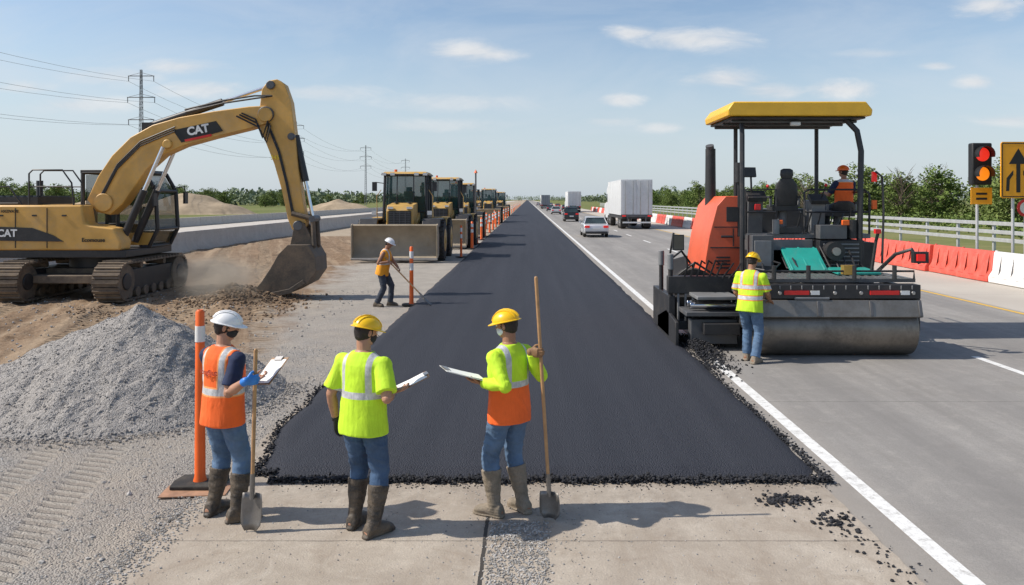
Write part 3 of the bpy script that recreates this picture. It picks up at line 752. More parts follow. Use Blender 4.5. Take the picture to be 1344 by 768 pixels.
b=B(); b.box((0,0,.012),(.60,.30,.014),mat('rusty_plate',(.36,.20,.12),.7,var=.3,vs=8)); pz=tag(b.obj('base_plate',bevel=.003),'flat rusty plate under the delineator','plate'); pz.location=(-3.10,7.47,.008); pz.rotation_euler=(0,0,.1)
b=B(); b.cyl((0,0,0),(0,0,4.4),.05,DGR,8); b.cyl((0,0,4.4),(0,0,4.6),.12,ORG,8,.02); pz=tag(b.obj('marker_pole'),'slender grey marker pole with an orange tip','pole'); pz.location=(-3.2,49.5,0)

# ---------------------------------------------------------------- excavator
def tracks(parent,x0,x1,y0,y1,h,off,wheelm=YEL):
    fr=B(off); cx=(x0+x1)/2
    r=h/2-.08; ya,yb=y0+h/2,y1-h/2
    fr.bb((x0+.1,ya,.28),(x1-.1,yb,h-.28),wheelm)
    for i in range(7):
        yy=ya+(yb-ya)*(i+.5)/7; fr.cyl((x0+.06,yy,.24),(x1-.06,yy,.24),.14,MUD,14)
    for i in (2,5):
        yy=ya+(yb-ya)*(i)/7; fr.cyl((x0+.08,yy,h-.18),(x1-.08,yy,h-.18),.09,MUD,12)
    o=fr.obj('crawler_track',parent,bevel=.012)
    for yy in(ya,yb):
        wv=B(off); wv.cyl((x0+.05,yy,h/2),(x1-.05,yy,h/2),r-.03,MUD,24); wv.cyl((x0+.01,yy,h/2),(x1-.01,yy,h/2),r*.45,wheelm,18); wv.obj('sprocket',o,bevel=.015)
    bl=B(off); per=2*(yb-ya)+2*pi*r; n=int(per/.19)
    for i in range(n):
        s_=per*i/n
        if s_<yb-ya: y_,z_,a=ya+s_,h/2-r,0
        elif s_<yb-ya+pi*r:
            a=(s_-(yb-ya))/r; y_=yb+sin(a)*r; z_=h/2-cos(a)*r
        elif s_<2*(yb-ya)+pi*r: y_=yb-(s_-(yb-ya)-pi*r); z_=h/2+r; a=pi
        else:
            a=pi+(s_-2*(yb-ya)-pi*r)/r; y_=ya+sin(a)*r; z_=h/2-cos(a)*r
        bl.box((cx,y_,z_),(x1-x0,.17,.05),MUD,(a,0,0))
        bl.box((cx,y_+sin(a)*.04,z_-cos(a)*.04),(x1-x0-.02,.03,.06),MUD,(a,0,0))
    bl.obj('track_belt',o)
O=(-12.25,22.8,0)
ex=thing('excavator',O,'large yellow crawler excavator digging with its arm lowered','excavator')
tracks(ex,-11.28,-10.58,20.55,24.9,1.14,O,BLK); tracks(ex,-13.9,-13.2,20.55,24.9,1.14,O,BLK)
b=B(O); b.bb((-13.3,22.0,.45),(-11.2,23.6,.85),MUD); b.cyl((-12.25,22.8,.85),(-12.25,22.8,1.2),.75,BLK,32)
b.prism([(-13.3,21.3),(-13.2,22.1),(-11.3,22.1),(-11.2,21.3)],'z',.5,.72,MUD); b.obj('undercarriage',ex,bevel=.02)
b=B(O); b.bb((-15.6,21.42,1.18),(-10.8,24.2,1.38),BLK); b.obj('platform',ex,bevel=.02)
b=B(O)
b.prism([(-15.4,1.38),(-10.95,1.38),(-10.92,1.62),(-11.12,1.98),(-11.75,2.06),(-11.9,2.12),(-11.98,2.60),(-15.4,2.60)],'y',21.4,22.0,YEL)
b.bb((-15.6,22.0,1.38),(-13.0,24.15,2.62),YEL)
b.prism([(-15.6,1.38),(-15.6,2.55),(-16.2,2.4),(-16.35,2.1),(-16.2,1.2)],'y',21.4,24.2,YEL)
b.obj('engine_housing',ex,bevel=.05)
b=B(O)
for xx in(-14.6,-13.75,-12.9): b.bb((xx-.01,21.385,1.45),(xx+.01,21.4,2.52),BLK)
b.bb((-15.2,21.8,2.6),(-13.4,23.6,2.82),BLK)
for i in range(9): b.bb((-15.1+i*.19,21.9,2.82),(-15.0+i*.19,23.5,2.86),DGR)
b.cyl((-14.2,23.2,2.8),(-14.2,23.2,3.3),.09,BLK,12)
for xx in(-14.2,-13.3,-12.5): b.bb((xx,21.38,2.3),(xx+.12,21.4,2.34),BLK)
b.obj('vent_grille',ex)
b=B(O); b.prism([(-15.4,1.66),(-12.45,1.62),(-12.75,1.80),(-13.3,1.99),(-15.4,2.06)],'y',21.37,21.398,BLK); b.obj('black_stripe',ex)
textobj('CAT',.27,TXTW,Mface((-13.95,21.355,1.84),(1,0,0),(0,0,1)),ex,off=.009).location=(-O[0],-O[1],0)
textobj('Ecomouse',.15,SIGNK,Mface((-11.65,21.38,1.66),(1,0,0),(0,0,1)),ex,off=.004).location=(-O[0],-O[1],0)
textobj('HXZIVATE',.10,SIGNK,Mface((-13.9,21.38,2.43),(1,0,0),(0,0,1)),ex,off=.003).location=(-O[0],-O[1],0)
b=B(O)
cx_=-.22
cp=[(p[0]+cx_,p[1]) for p in [(-12.5,1.4),(-10.60,1.4),(-10.36,1.9),(-10.42,3.0),(-10.72,3.52),(-12.5,3.52)]]
b.prism([(p[0]+cx_,p[1]) for p in [(-12.44,1.42),(-10.64,1.42),(-10.41,1.92),(-10.47,2.98),(-10.76,3.46),(-12.44,3.46)]],'y',22.85,24.1,GLASSX); b.obj('cab_window',ex)
b=B(O)
for yy in(22.8,24.12):
    for i in range(len(cp)):
        a,c=cp[i],cp[(i+1)%len(cp)]; b.tube([(a[0],yy,a[1]),(c[0],yy,c[1])],.06,BLK,6)
    b.tube([(-11.5+cx_,yy,1.4),(-11.5+cx_,yy,3.5)],.055,BLK,6)
    b.prism([(-12.45+cx_,1.4),(-11.5+cx_,1.4),(-11.5+cx_,2.0),(-12.45+cx_,2.1)],'y',yy-.02,yy+.02,YEL)
    b.prism([(-11.5+cx_,1.4),(-10.62+cx_,1.4),(-10.42+cx_,1.8),(-11.5+cx_,1.8)],'y',yy-.02,yy+.02,YEL)
for p in cp: b.tube([(p[0],22.8,p[1]),(p[0],24.12,p[1])],.05,BLK,6)
b.bb((-12.55+cx_,22.75,3.5),(-10.75+cx_,24.17,3.60),BLK)
b.bb((-12.45+cx_,22.9,1.38),(-10.7+cx_,24.05,1.5),BLK)
b.obj('cab',ex,bevel=.01)
b=B(O); b.box((-11.75+cx_,23.45,2.0),(.5,.5,.14),BLK); b.box((-12.0+cx_,23.45,2.4),(.14,.48,.8),BLK,(0,-.15,0)); b.box((-12.08+cx_,23.45,2.9),(.1,.26,.2),BLK); b.cyl((-11.75+cx_,23.45,1.5),(-11.75+cx_,23.45,2.0),.12,BLK,10); b.box((-11.0+cx_,23.2,2.1),(.12,.1,.9),BLK,(0,.2,0)); b.obj('seat',ex,bevel=.03)
for pts_,bc,bs_ in(([(-10.5+cx_,22.78,3.1),(-10.3+cx_,22.5,3.15),(-10.28+cx_,22.45,2.85)],(-10.28+cx_,22.45,2.75),(.05,.22,.35)),([(-10.4+cx_,24.1,3.1),(-10.2+cx_,24.2,3.15),(-10.16+cx_,24.2,2.9)],(-10.16+cx_,24.2,2.8),(.06,.22,.35))):
    b=B(O); b.tube(pts_,.02,BLK,6); b.box(bc,bs_,BLK); b.obj('mirror',ex)
for x0,x1,yy in((-13.45,-12.2,21.5),(-13.45,-12.2,22.0),(-15.3,-13.7,21.6)):
    b=B(O); zt=3.55 if x0>-14 else 3.1
    b.tube([(x0,yy,2.6),(x0,yy,zt-.1),(x0+.1,yy,zt),(x1-.35,yy,zt),(x1-.1,yy,zt-.35),(x1,yy,2.6 if x0<-14 else 2.15)],.022,BLK,6)
    b.tube([(x0,yy,zt-.45),(x1-.1,yy,zt-.45)],.018,BLK,6)
    b.obj('handrail',ex)
sF=46.9
def q2(px,py): return ((px-692)/sF,2.75-(py-262)/sF)
def outline(b,pts,y0,y1,m): b.prism([q2(*p) for p in pts],'y',y0,y1,m)
YB=22.3
b=B(O); outline(b,[(120,262),(134,232),(152,205),(176,181),(205,165),(240,155),(285,147),(330,141),(352,140),(360,150),(354,163),(330,170),(285,181),(245,192),(218,204),(198,222),(180,248),(166,268),(150,282),(132,278)],YB-.24,YB+.24,YEL)
for c_,rr in(((142,266),.26),((352,152),.2),((225,190),.13)):
    X,Z=q2(*c_); b.cyl((X,YB-.3,Z),(X,YB+.3,Z),rr,YEL,20)
b.obj('boom',ex,bevel=.025)
b=B(O)
for (a,bm_,c_,r1) in(((196,166),(292,134),(354,113),.105),):
    A=q2(*a);M_=q2(*bm_);C_=q2(*c_); b.cyl((A[0],YB,A[1]),(M_[0],YB,M_[1]),r1,BLK,14); b.cyl((M_[0],YB,M_[1]),(C_[0],YB,C_[1]),.05,CHROME,10)
b.bb((-10.75,YB-.1,4.6),(-10.4,YB+.1,4.9),BLK)
b.obj('stick_cylinder',ex)
for dy in(-.38,.38):
    b=B(O); A=q2(168,318);C_=q2(222,194); M_=(A[0]*.45+C_[0]*.55,A[1]*.45+C_[1]*.55)
    b.cyl((A[0],YB+dy,A[1]),(M_[0],YB+dy,M_[1]),.1,BLK,14); b.cyl((M_[0],YB+dy,M_[1]),(C_[0],YB+dy,C_[1]),.055,CHROME,10)
    b.obj('boom_cylinder',ex)
b=B(O); outline(b,[(342,150),(346,118),(354,107),(366,105),(376,112),(384,135),(389,175),(393,220),(399,262),(404,292),(398,304),(386,302),(380,288),(372,250),(362,215),(350,185),(343,166)],YB-.17,YB+.17,YEL)
for c_,rr in(((352,151),.22),((358,113),.12),((394,296),.14),((385,180),.1)):
    X,Z=q2(*c_); b.cyl((X,YB-.26,Z),(X,YB+.26,Z),rr,DGR,18)
b.obj('dipper_stick',ex,bevel=.02)
b=B(O)
A=q2(388,178);M_=q2(401,238);C_=q2(411,288); b.cyl((A[0],YB,A[1]),(M_[0],YB,M_[1]),.1,BLK,14); b.cyl((M_[0],YB,M_[1]),(C_[0],YB,C_[1]),.05,CHROME,10); b.obj('bucket_cylinder',ex)
b=B(O)
for dy in(-.22,.22):
    P=[q2(386,280),q2(413,287),q2(415,322)]; 
    b.tube([(P[0][0],YB+dy,P[0][1]),(P[1][0],YB+dy,P[1][1])],.07,BUCK,8); b.tube([(P[1][0],YB+dy,P[1][1]),(P[2][0],YB+dy,P[2][1])],.07,BUCK,8)
P=q2(413,287); b.cyl((P[0],YB-.3,P[1]),(P[0],YB+.3,P[1]),.09,DGR,14); b.obj('bucket_linkage',ex)
b=B(O)
sidep=[(374,332),(386,320),(412,320),(421,336),(422,354),(411,370),(388,382),(364,388),(342,392),(336,386),(352,368),(364,350)]
for y0 in(YB-.62,YB+.57): outline(b,sidep,y0,y0+.05,BUCK)
path=[(374,332),(386,320),(412,320),(421,336),(422,354),(411,370),(388,382),(364,388),(340,393)]
for i in range(len(path)-1):
    a=q2(*path[i]);c_=q2(*path[i+1]); dx,dz=c_[0]-a[0],c_[1]-a[1]; l=sqrt(dx*dx+dz*dz); nx_,nz_=-dz/l*.05,dx/l*.05
    b.prism([a,c_,(c_[0]-nx_,c_[1]-nz_),(a[0]-nx_,a[1]-nz_)],'y',YB-.565,YB+.565,BUCK)
for dy in(-.25,.2): outline(b,[(384,322),(390,292),(402,292),(418,324),(410,330)],YB+dy,YB+dy+.05,BUCK)
outline(b,[(362,360),(374,338),(390,334),(386,372),(350,386)],YB-.5,YB+.5,MUD)
outline(b,[(344,385),(388,376),(406,364),(409,369),(390,382),(346,391)],YB-.64,YB-.62,BUCK)
b.obj('bucket',ex,bevel=.008)
for i in range(5):
    b=B(O); yy=YB-.56+i*.28; X,Z=q2(342,389); b.hull8([(X+.05,yy-.06,Z-.05),(X+.05,yy+.06,Z-.05),(X-.28,yy+.03,Z-.10),(X-.28,yy-.03,Z-.10)],[(X+.05,yy-.06,Z+.05),(X+.05,yy+.06,Z+.05),(X-.28,yy+.03,Z-.08),(X-.28,yy-.03,Z-.08)],STEEL)
    b.obj('bucket_tooth',ex)
b=B(O)
for k in range(5):
    dy=YB-.28+(.02 if k%2 else -.02)
    P=[q2(322-3*k,150+k*2),q2(340+k*2,158+k*5),q2(349+k*3,182+k*3),q2(356+k*2,160+k*3)] if k<3 else [q2(250,158-k*3),q2(300,146-k*3),q2(340,140-k*3),q2(362,128)]
    b.tube([(p[0],dy-.02*k,p[1]) for p in P],.026,BLK,6)
P=[q2(140,250),q2(160,212),q2(190,182),q2(235,163)]
for k in range(3): b.tube([(p[0]+.0,YB-.27,p[1]-.1-.06*k) for p in P],.02,BLK,6)
P=[q2(352,160),q2(368,200),q2(378,240),q2(386,280)]
for k in range(2): b.tube([(p[0]+.04*k,YB-.2,p[1]) for p in P],.02,BLK,6)
b.obj('hydraulic_hose',ex)
P=[q2(p[0],p[1]) for p in((232,172),(288,160),(297,173),(243,188))]
b=B(O); b.prism(P,'y',YB-.262,YB-.245,SIGNK); b.obj('logo_plate',ex)
ang=math.atan2(12,55)
c0=q2(265,174); rd=V((cos(ang*.9),0,sin(ang*.9))); ud=V((-sin(ang*.9),0,cos(ang*.9)))
textobj('CAT',.31,TXTW,Mface((c0[0],YB-.278,c0[1]+.045),rd,ud),ex,off=.013).location=(-O[0],-O[1],0)
b=B(O); b.prism([(c0[0]-.38,c0[1]-.22),(c0[0]+.36,c0[1]-.06),(c0[0]+.38,c0[1]-.12),(c0[0]-.35,c0[1]-.275)],'y',YB-.272,YB-.263,TXTR); b.obj('logo_underline',ex)
c0=q2(366,212); textobj('345',.17,TXTY,Mface((c0[0]-.05,YB-.18,c0[1]+.1),(1,0,0),(0,0,1)),ex,off=.004).location=(-O[0],-O[1],0)

# ---------------------------------------------------------------- wheel loader
def wheel(parent,c,r,w_,rimm,lugs=False,n=28):
    b=B(); x,y,z=c
    b.tube([(x-w_/2,y,z),(x-w_*.42,y,z),(x-w_*.2,y,z),(x+w_*.2,y,z),(x+w_*.42,y,z),(x+w_/2,y,z)],[r*.86,r*.96,r,r,r*.96,r*.86],RUB,n)
    if lugs:
        for i in range(22):
            a=2*pi*i/22
            for s_ in(-1,1): b.box((x+s_*w_*.22,y+cos(a+s_*.07)*r,z+sin(a+s_*.07)*r),(w_*.5,.08,.08),RUB,(a+pi/2,0,s_*.3))
    o=b.obj('wheel',parent)
    b=B()
    for s_ in(-1,1):
        b.tube([(x+s_*w_*.5,y,z),(x+s_*(w_*.5+.015),y,z)],[r*.56,r*.5],rimm,18); b.tube([(x+s_*w_*.5,y,z),(x+s_*(w_*.5+.05),y,z)],[r*.2,r*.16],rimm,10)
    b.obj('rim',o); return o
def loader(loc,label):
    t=thing('wheel_loader',loc,label,'wheel loader',group='loaders parked along the new lane')
    b=B(); front=[(-2.62,1.62),(-2.38,1.42),(-2.25,1.1),(-2.24,.72),(-2.36,.42),(-2.66,.2)]; back=[(-2.55,.16),(-2.26,.38),(-2.13,.70),(-2.14,1.12),(-2.28,1.46),(-2.55,1.68)]
    b.prism(front+back,'x',-1.95,1.75,BLADE)
    for s_ in(-1.95,1.75): b.prism([(-2.68,.18),(-2.1,.3),(-2.08,1.2),(-2.5,1.7),(-2.68,1.65)],'x',s_-.03,s_+.03,BLADE)
    b.box((-.1,-2.66,.17),(3.74,.14,.1),STEEL)
    for xx in(-1.3,-.65,0,.65,1.3): b.box((xx,-2.235,.95),(.05,.03,.9),BLADE)
    b.obj('blade',t,bevel=.01)
    for s_ in(-.62,.62):
        b=B(); b.prism([(-2.15,.55),(-2.15,.95),(-1.2,1.75),(-.3,2.15),(-.2,1.8),(-1.1,1.35)],'x',s_-.08,s_+.08,YEL2); b.obj('lift_arm',t,bevel=.02)
    b=B(); b.prism([(-1.75,1.25),(-1.8,2.25),(-1.6,2.5),(-.35,2.6),(-.35,1.1)],'x',-.6,.6,YEL2)
    b.bb((-1.0,-1.3,.9),(1.0,3.2,1.3),BLK); b.prism([(1.6,1.2),(1.6,2.5),(3.1,2.4),(3.35,2.1),(3.3,1.1)],'x',-.9,.9,YEL2)
    for s_ in(-1,1): b.prism([(-1.2,2.57),(-1.2,2.64),(-.6,2.66),(-.6,2.58)],'x',s_*.3-.06,s_*.3+.06,BLK)
    b.obj('body',t,bevel=.05)
    b=B(); b.bb((-.5,-1.84,1.42),(.5,-1.79,2.25),BLK)
    for i in range(10): b.bb((-.46,-1.87,1.45+i*.078),(.46,-1.84,1.475+i*.078),DGR)
    for xx in(-.25,0,.25): b.bb((xx-.015,-1.875,1.43),(xx+.015,-1.84,2.22),DGR)
    b.obj('grille',t)
    for s_ in(-1,1):
        for bc,bs_ in(((s_*.42,-1.77,2.38),(.24,.1,.1)),((s_*.95,-.42,3.92),(.2,.12,.12)),((s_*.55,-.42,3.92),(.2,.12,.12)),((s_*1.25,-1.2,2.15),(.2,.14,.18))):
            b=B(); b.box(bc,bs_,LAMP); b.obj('headlight',t)
    b=B(); b.hull8([(-.98,-.25,1.75),(.98,-.25,1.75),(.98,1.5,1.75),(-.98,1.5,1.75)],[(-.92,-.1,3.88),(.92,-.1,3.88),(.92,1.45,3.88),(-.92,1.45,3.88)],GLASSG); b.obj('cab_window',t)
    b=B()
    for sx in(-1,1):
        b.tube([(sx*1.0,-.28,1.7),(sx*.95,-.12,3.92)],.065,BLK,6); b.tube([(sx*1.0,1.52,1.7),(sx*.95,1.48,3.92)],.08,BLK,6); b.tube([(sx*1.0,.6,1.7),(sx*.95,.65,3.92)],.05,BLK,6)
        b.bb((sx*1.02-.03,-.25,1.6),(sx*1.02+.03,1.5,2.1),BLK)
    b.tube([(-.98,-.28,2.2),(.98,-.28,2.2)],.03,BLK,6); b.tube([(-.4,-.29,1.7),(-.38,-.12,3.9)],.025,BLK,6); b.tube([(.4,-.29,1.7),(.38,-.12,3.9)],.025,BLK,6)
    b.bb((-1.0,-.2,1.6),(1.0,1.48,1.8),BLK); b.bb((-.95,1.4,1.8),(.95,1.46,2.9),BLK)
    b.hull8([(-1.08,-.40,3.87),(1.08,-.40,3.87),(1.08,1.62,3.87),(-1.08,1.62,3.87)],[(-1.08,-.40,3.93),(1.08,-.40,3.93),(1.08,1.62,3.93),(-1.08,1.62,3.93)],BLK)
    b.hull8([(-1.06,-.38,3.935),(1.06,-.38,3.935),(1.06,1.6,3.935),(-1.06,1.6,3.935)],[(-.95,-.22,4.04),(.95,-.22,4.04),(.95,1.45,4.04),(-.95,1.45,4.04)],YEL2)
    b.obj('cab',t,bevel=.02)
    b=B(); b.box((0,.8,2.3),(.55,.5,.15),BLK); b.box((0,1.05,2.75),(.5,.14,.8),BLK); b.box((0,1.08,3.25),(.28,.1,.2),BLK); b.cyl((0,.1,1.8),(0,.3,2.7),.05,BLK,8); b.cyl((0,.3,2.7),(0,.33,2.74),.2,BLK,14); b.obj('seat',t,bevel=.04)
    for s_ in(-1,1):
        b=B(); b.tube([(s_*.98,-.25,3.5),(s_*1.35,-.4,3.55)],.02,BLK,5); b.box((s_*1.38,-.42,3.35),(.22,.05,.42),BLK); b.obj('mirror',t)
    b=B(); b.cyl((.5,2.2,2.5),(.5,2.2,3.6),.08,BLK,12); b.obj('exhaust_pipe',t)
    b=B(); b.cyl((-.6,.8,4.0),(-.6,.8,4.18),.07,ORG,12); b.obj('beacon_lamp',t)
    for sx in(-1,1):
        for yy in(-1.0,1.9): b=B(); b.prism([(yy-1.0,1.55),(yy-.7,1.90),(yy+.7,1.90),(yy+1.0,1.5),(yy+.9,1.45),(yy+.65,1.82),(yy-.65,1.82),(yy-.9,1.5)],'x',sx*1.0,sx*1.8,BLK if yy<0 else YEL2); b.obj('fender',t,bevel=.02)
    for sx in(-1,1):
        b=B()
        for k in range(4): b.box((sx*1.12,.1-.1*k,.65+.28*k),(.3,.3,.04),DGR)
        b.tube([(sx*1.25,-.3,1.3),(sx*1.3,-.35,2.9),(sx*1.1,-.3,3.2)],.02,YEL2,5)
        b.obj('step',t)
    for sx in(-1,1):
        for yy in(-1.0,1.9): wheel(t,(sx*1.6,yy,.92),.92,.68,YEL2,True)
    return t
l1=loader((-5.65,37.1,0),'dusty yellow wheel loader with a wide front blade facing the road')
copything(l1,(-4.85,46.5,0),-.03,'yellow wheel loader with raised cab behind another loader',scale=(.9,1,1))
copything(l1,(-4.75,58.5,0),.03,'yellow wheel loader with raised cab behind another loader',scale=(.85,1,.98))
copything(l1,(-4.6,95,0),.0,'small far yellow wheel loader beside the delineators',scale=(.85,1,1))
copything(l1,(-4.6,135,0),.0,'small far yellow wheel loader beside the delineators',scale=(.85,1,1))
copything(l1,(-7.5,118,0),.1,'small far yellow wheel loader beside the delineators')

# ---------------------------------------------------------------- paver
O=(5.2,15.5,0)
pv=thing('asphalt_paver',O,'black and orange-red asphalt paver with a yellow canopy','asphalt paver')
def OB(): return B(O)
b=OB(); b.cyl((3.98,14.15,.475),(6.75,14.15,.475),.465,SCREED,56); b.obj('steel_drum',pv,bevel=.02)
b=OB(); b.prism([(13.62,.74),(13.70,1.02),(14.6,1.02),(14.6,.96),(13.76,.96),(13.68,.72)],'x',3.96,6.78,SCREED)
for xx in(4.0,5.0,5.9,6.74): b.box((xx,13.655,.88),(.05,.03,.26),DGR,(-.27,0,0))
b.obj('scraper_plate',pv,bevel=.006)
b=OB(); b.bb((4.1,13.72,1.04),(6.78,13.98,1.28),BLK); b.bb((3.9,13.98,1.0),(6.8,15.2,1.16),DGR)
for i in range(14): b.bb((4.15+i*.19,13.705,1.20),(4.15+i*.19+.02,13.72,1.27),MGR)
b.bb((6.76,13.9,.45),(6.86,15.3,1.2),BLK); b.bb((3.86,13.85,.45),(3.94,14.6,1.2),BLK); b.bb((4.6,13.69,1.03),(5.2,13.72,1.07),MGR)
for xx in (4.35,5.3,5.75,6.65): b.cyl((xx,13.70,1.14),(xx,13.73,1.14),.035,STEEL,8)
b.obj('rear_beam',pv,bevel=.012)
for x0,x1,m in((4.42,4.85,REDR),(4.88,5.03,WHT),(5.9,6.4,REDR),(6.43,6.58,WHT)):
    b=OB(); b.bb((x0,13.695,1.11),(x1,13.718,1.18),m); b.obj('reflector_strip',pv)
b=OB()
b.bb((3.95,13.95,1.30),(6.8,15.1,1.36),DGR)
for i in range(21): b.bb((4.0+i*.133,13.97,1.36),(4.0+i*.133+.03,15.05,1.375),STEEL)
b.tube([(4.0,13.9,1.36),(4.0,13.9,1.5),(6.75,13.9,1.5),(6.75,13.9,1.36)],.02,BLK,6)
for xx in (4.3,4.9,5.7,6.4): b.cyl((xx,13.88,1.36),(xx,13.88,1.6),.04,BLK,8)
b.box((5.62,13.95,1.52),(.2,.15,.16),mat('brass_valve',(.5,.32,.08),.4,metal=.6)); b.obj('walkway',pv)
b=OB()
b.bb((2.72,15.3,.12),(2.84,17.2,.9),BLK); b.bb((2.70,15.25,.95),(4.2,15.45,1.28),BLK); b.bb((2.8,15.3,.25),(4.15,15.6,.42),DGR)
b.bb((2.85,15.6,.2),(4.1,16.4,.85),BLK)
for i in range(9): b.bb((2.88+i*.14,15.26,.42),(2.92+i*.14,15.32,.95),MGR)
b.bb((2.9,14.5,.62),(3.9,15.3,.70),DGR); b.bb((3.2,14.4,.3),(3.85,15.3,.5),BLK); b.bb((3.0,14.6,.1),(3.85,14.85,.55),DGR)
b.bb((3.1,14.5,.92),(3.86,15.25,.98),MGR)
b.cyl((3.0,14.7,.8),(3.85,14.7,.8),.06,CHROME,10); b.cyl((3.0,15.0,.8),(3.85,15.0,.8),.06,CHROME,10)
b.prism([(14.6,.05),(16.6,.05),(16.6,.35),(15.6,.6),(14.6,.5)],'x',2.72,2.78,BLK)
for yy in(15.35,16.4): b.cyl((2.76,yy,.8),(2.76,yy,1.5),.045,BLK,10); b.cyl((2.76,yy,1.4),(2.76,yy,1.7),.06,MGR,10)
b.tube([(2.76,15.35,1.6),(3.0,15.5,1.75),(3.3,15.8,1.4)],.025,BLK,6); b.tube([(2.9,15.3,1.3),(3.2,15.2,1.55),(3.6,15.3,1.3)],.025,BLK,6)
b.cyl((3.35,15.9,.95),(3.35,16.25,.95),.42,RUB,24); b.cyl((3.35,15.87,.95),(3.35,15.9,.95),.2,MGR,16)
b.obj('screed_extension',pv,bevel=.01)
b=OB(); b.tube([(2.80,15.6,1.7),(2.85,15.5,2.1)],.022,BLK,6); b.box((2.92,15.4,1.92),(.22,.05,.3),BLK); b.box((2.92,15.37,1.92),(.18,.02,.26),GLASS)
b.obj('mirror',pv)
tracks(pv,3.75,4.2,15.6,19.4,.85,O,BLK); tracks(pv,6.25,6.7,15.6,19.4,.85,O,BLK)
b=OB(); b.prism([(3.66,1.02),(4.36,1.02),(4.36,2.82),(4.04,2.82),(3.86,2.62),(3.70,2.0),(3.62,1.5)],'y',16.2,18.0,REDP); b.obj('side_panel',pv,bevel=.012)
b=OB(); b.bb((4.365,16.22,1.05),(4.45,18.0,2.72),BLK)
b.bb((3.80,16.175,1.2),(4.30,16.196,1.24),BLK)
for i in range(4): b.bb((3.84,16.175,1.35+i*.07),(4.12,16.198,1.38+i*.07),BLK)
b.bb((4.05,16.17,2.3),(4.28,16.198,2.6),BLK); b.bb((3.72,16.18,1.76),(4.34,16.198,1.785),BLK); b.bb((3.80,16.18,2.18),(4.34,16.198,2.2),BLK); b.cyl((3.92,16.1,2.0),(4.15,16.1,2.0),.025,BLK,8)
b.bb((4.18,16.18,1.8),(4.2,16.198,2.16),BLK)
b.obj('vent_slot',pv)
b=OB(); b.bb((4.35,15.9,.6),(6.6,19.2,1.75),BLK); b.bb((4.38,15.5,1.35),(4.8,16.1,2.05),DGR); b.bb((5.72,15.6,1.4),(6.6,16.4,1.95),BLK)
b.bb((4.8,15.9,1.3),(5.7,16.0,1.95),MGR); b.bb((4.35,16.0,1.97),(6.9,19.2,2.06),MGR)
for i in range(6): b.bb((5.8,15.585,1.46+i*.08),(6.5,15.6,1.49+i*.08),MGR)
b.bb((4.42,15.48,1.45),(4.75,15.5,1.95),MGR); b.bb((6.6,15.8,.9),(6.88,18.9,1.9),BLK)
b.bb((5.0,15.93,2.08),(5.5,16.2,2.2),BLK); b.bb((4.9,16.9,2.06),(6.1,18.6,2.55),DGR)
b.bb((5.72,15.56,1.98),(6.25,15.9,2.25),DGR); b.cyl((6.4,15.7,1.98),(6.4,15.7,2.35),.1,BLK,14); b.cyl((4.95,15.85,2.06),(4.95,15.85,2.35),.07,MGR,12)
b.obj('chassis',pv,bevel=.02)
b=OB(); b.prism([(15.60,1.78),(15.55,1.81),(14.95,1.42),(15.0,1.38)],'x',4.95,5.65,TEAL)
for xx in(5.0,5.3,5.6): b.prism([(15.59,1.825),(14.96,1.44),(14.96,1.41),(15.59,1.79)],'x',xx-.02,xx+.02,TEAL)
b.prism([(15.2,1.42),(15.2,1.46),(14.5,1.42),(14.5,1.38)],'x',5.66,6.45,TEAL)
b.obj('teal_chute_panel',pv,bevel=.008)
for x0,z0,r0,m in((5.95,1.75,.18,BLK),(5.3,1.1,.14,BLK),(4.55,1.2,.12,DGR)):
    b=OB(); b.cyl((x0,15.35,z0),(x0,15.7,z0),r0,m,18); b.cyl((x0,15.3,z0),(x0,15.38,z0),r0*.45,STEEL,12); b.obj('hydraulic_motor',pv)
def seat(x,y,z,bh=.62):
    b=OB(); b.box((x,y,z),(.5,.5,.13),BLK)
    b.tube([(x,y-.22,z+.05),(x,y-.24,z+bh*.35),(x,y-.27,z+bh*.8),(x,y-.29,z+bh)],[(.24,.06),(.25,.065),(.22,.055),(.12,.04)],BLK,18,frame=((1,0,0),(0,1,0)))
    if bh>.5: b.tube([(x,y-.29,z+bh+.0),(x,y-.29,z+bh+.07),(x,y-.29,z+bh+.17),(x,y-.29,z+bh+.2)],[(.11,.035),(.14,.05),(.13,.045),(.07,.03)],BLK,14,frame=((1,0,0),(0,1,0)))
    for s_ in(-.29,.29): b.box((x+s_,y-.02,z+.22),(.06,.36,.05),BLK); b.box((x+s_,y-.16,z+.12),(.04,.05,.2),MGR)
    b.cyl((x,y,2.06),(x,y,z),.09,MGR,10); b.obj('seat',pv,bevel=.02)
seat(5.28,16.5,2.58,.60); seat(6.56,16.78,2.46,.26)
b=OB(); b.box((4.62,16.3,2.42),(.30,.35,.72),DGR,(.1,0,0)); b.box((4.62,16.1,2.82),(.38,.3,.10),BLK,(.5,0,0)); b.cyl((4.55,16.15,2.8),(4.52,16.1,3.25),.022,BLK,8); b.box((4.48,16.08,3.3),(.28,.06,.2),BLK,(-.2,0,.2)); b.tube([(4.75,16.1,2.8),(4.83,16.0,3.0)],.015,BLK,5); b.sphere((4.83,16.0,3.02),.035,REDR,8); b.obj('control_console',pv,bevel=.02)
b=OB(); b.box((5.88,16.3,2.4),(.28,.4,.65),MGR,(.1,0,0)); b.box((5.88,16.12,2.76),(.34,.28,.09),BLK,(.5,0,0)); b.tube([(5.95,16.1,2.8),(6.0,16.0,3.02)],.015,BLK,5); b.sphere((6.0,16,3.04),.035,REDR,8); b.obj('control_console',pv,bevel=.02)
b=OB(); b.cyl((4.3,16.2,3.1),(4.3,16.2,3.5),.08,BLK,12); b.cyl((4.3,16.2,2.0),(4.3,16.2,3.1),.025,BLK,8); b.obj('filter_canister',pv)
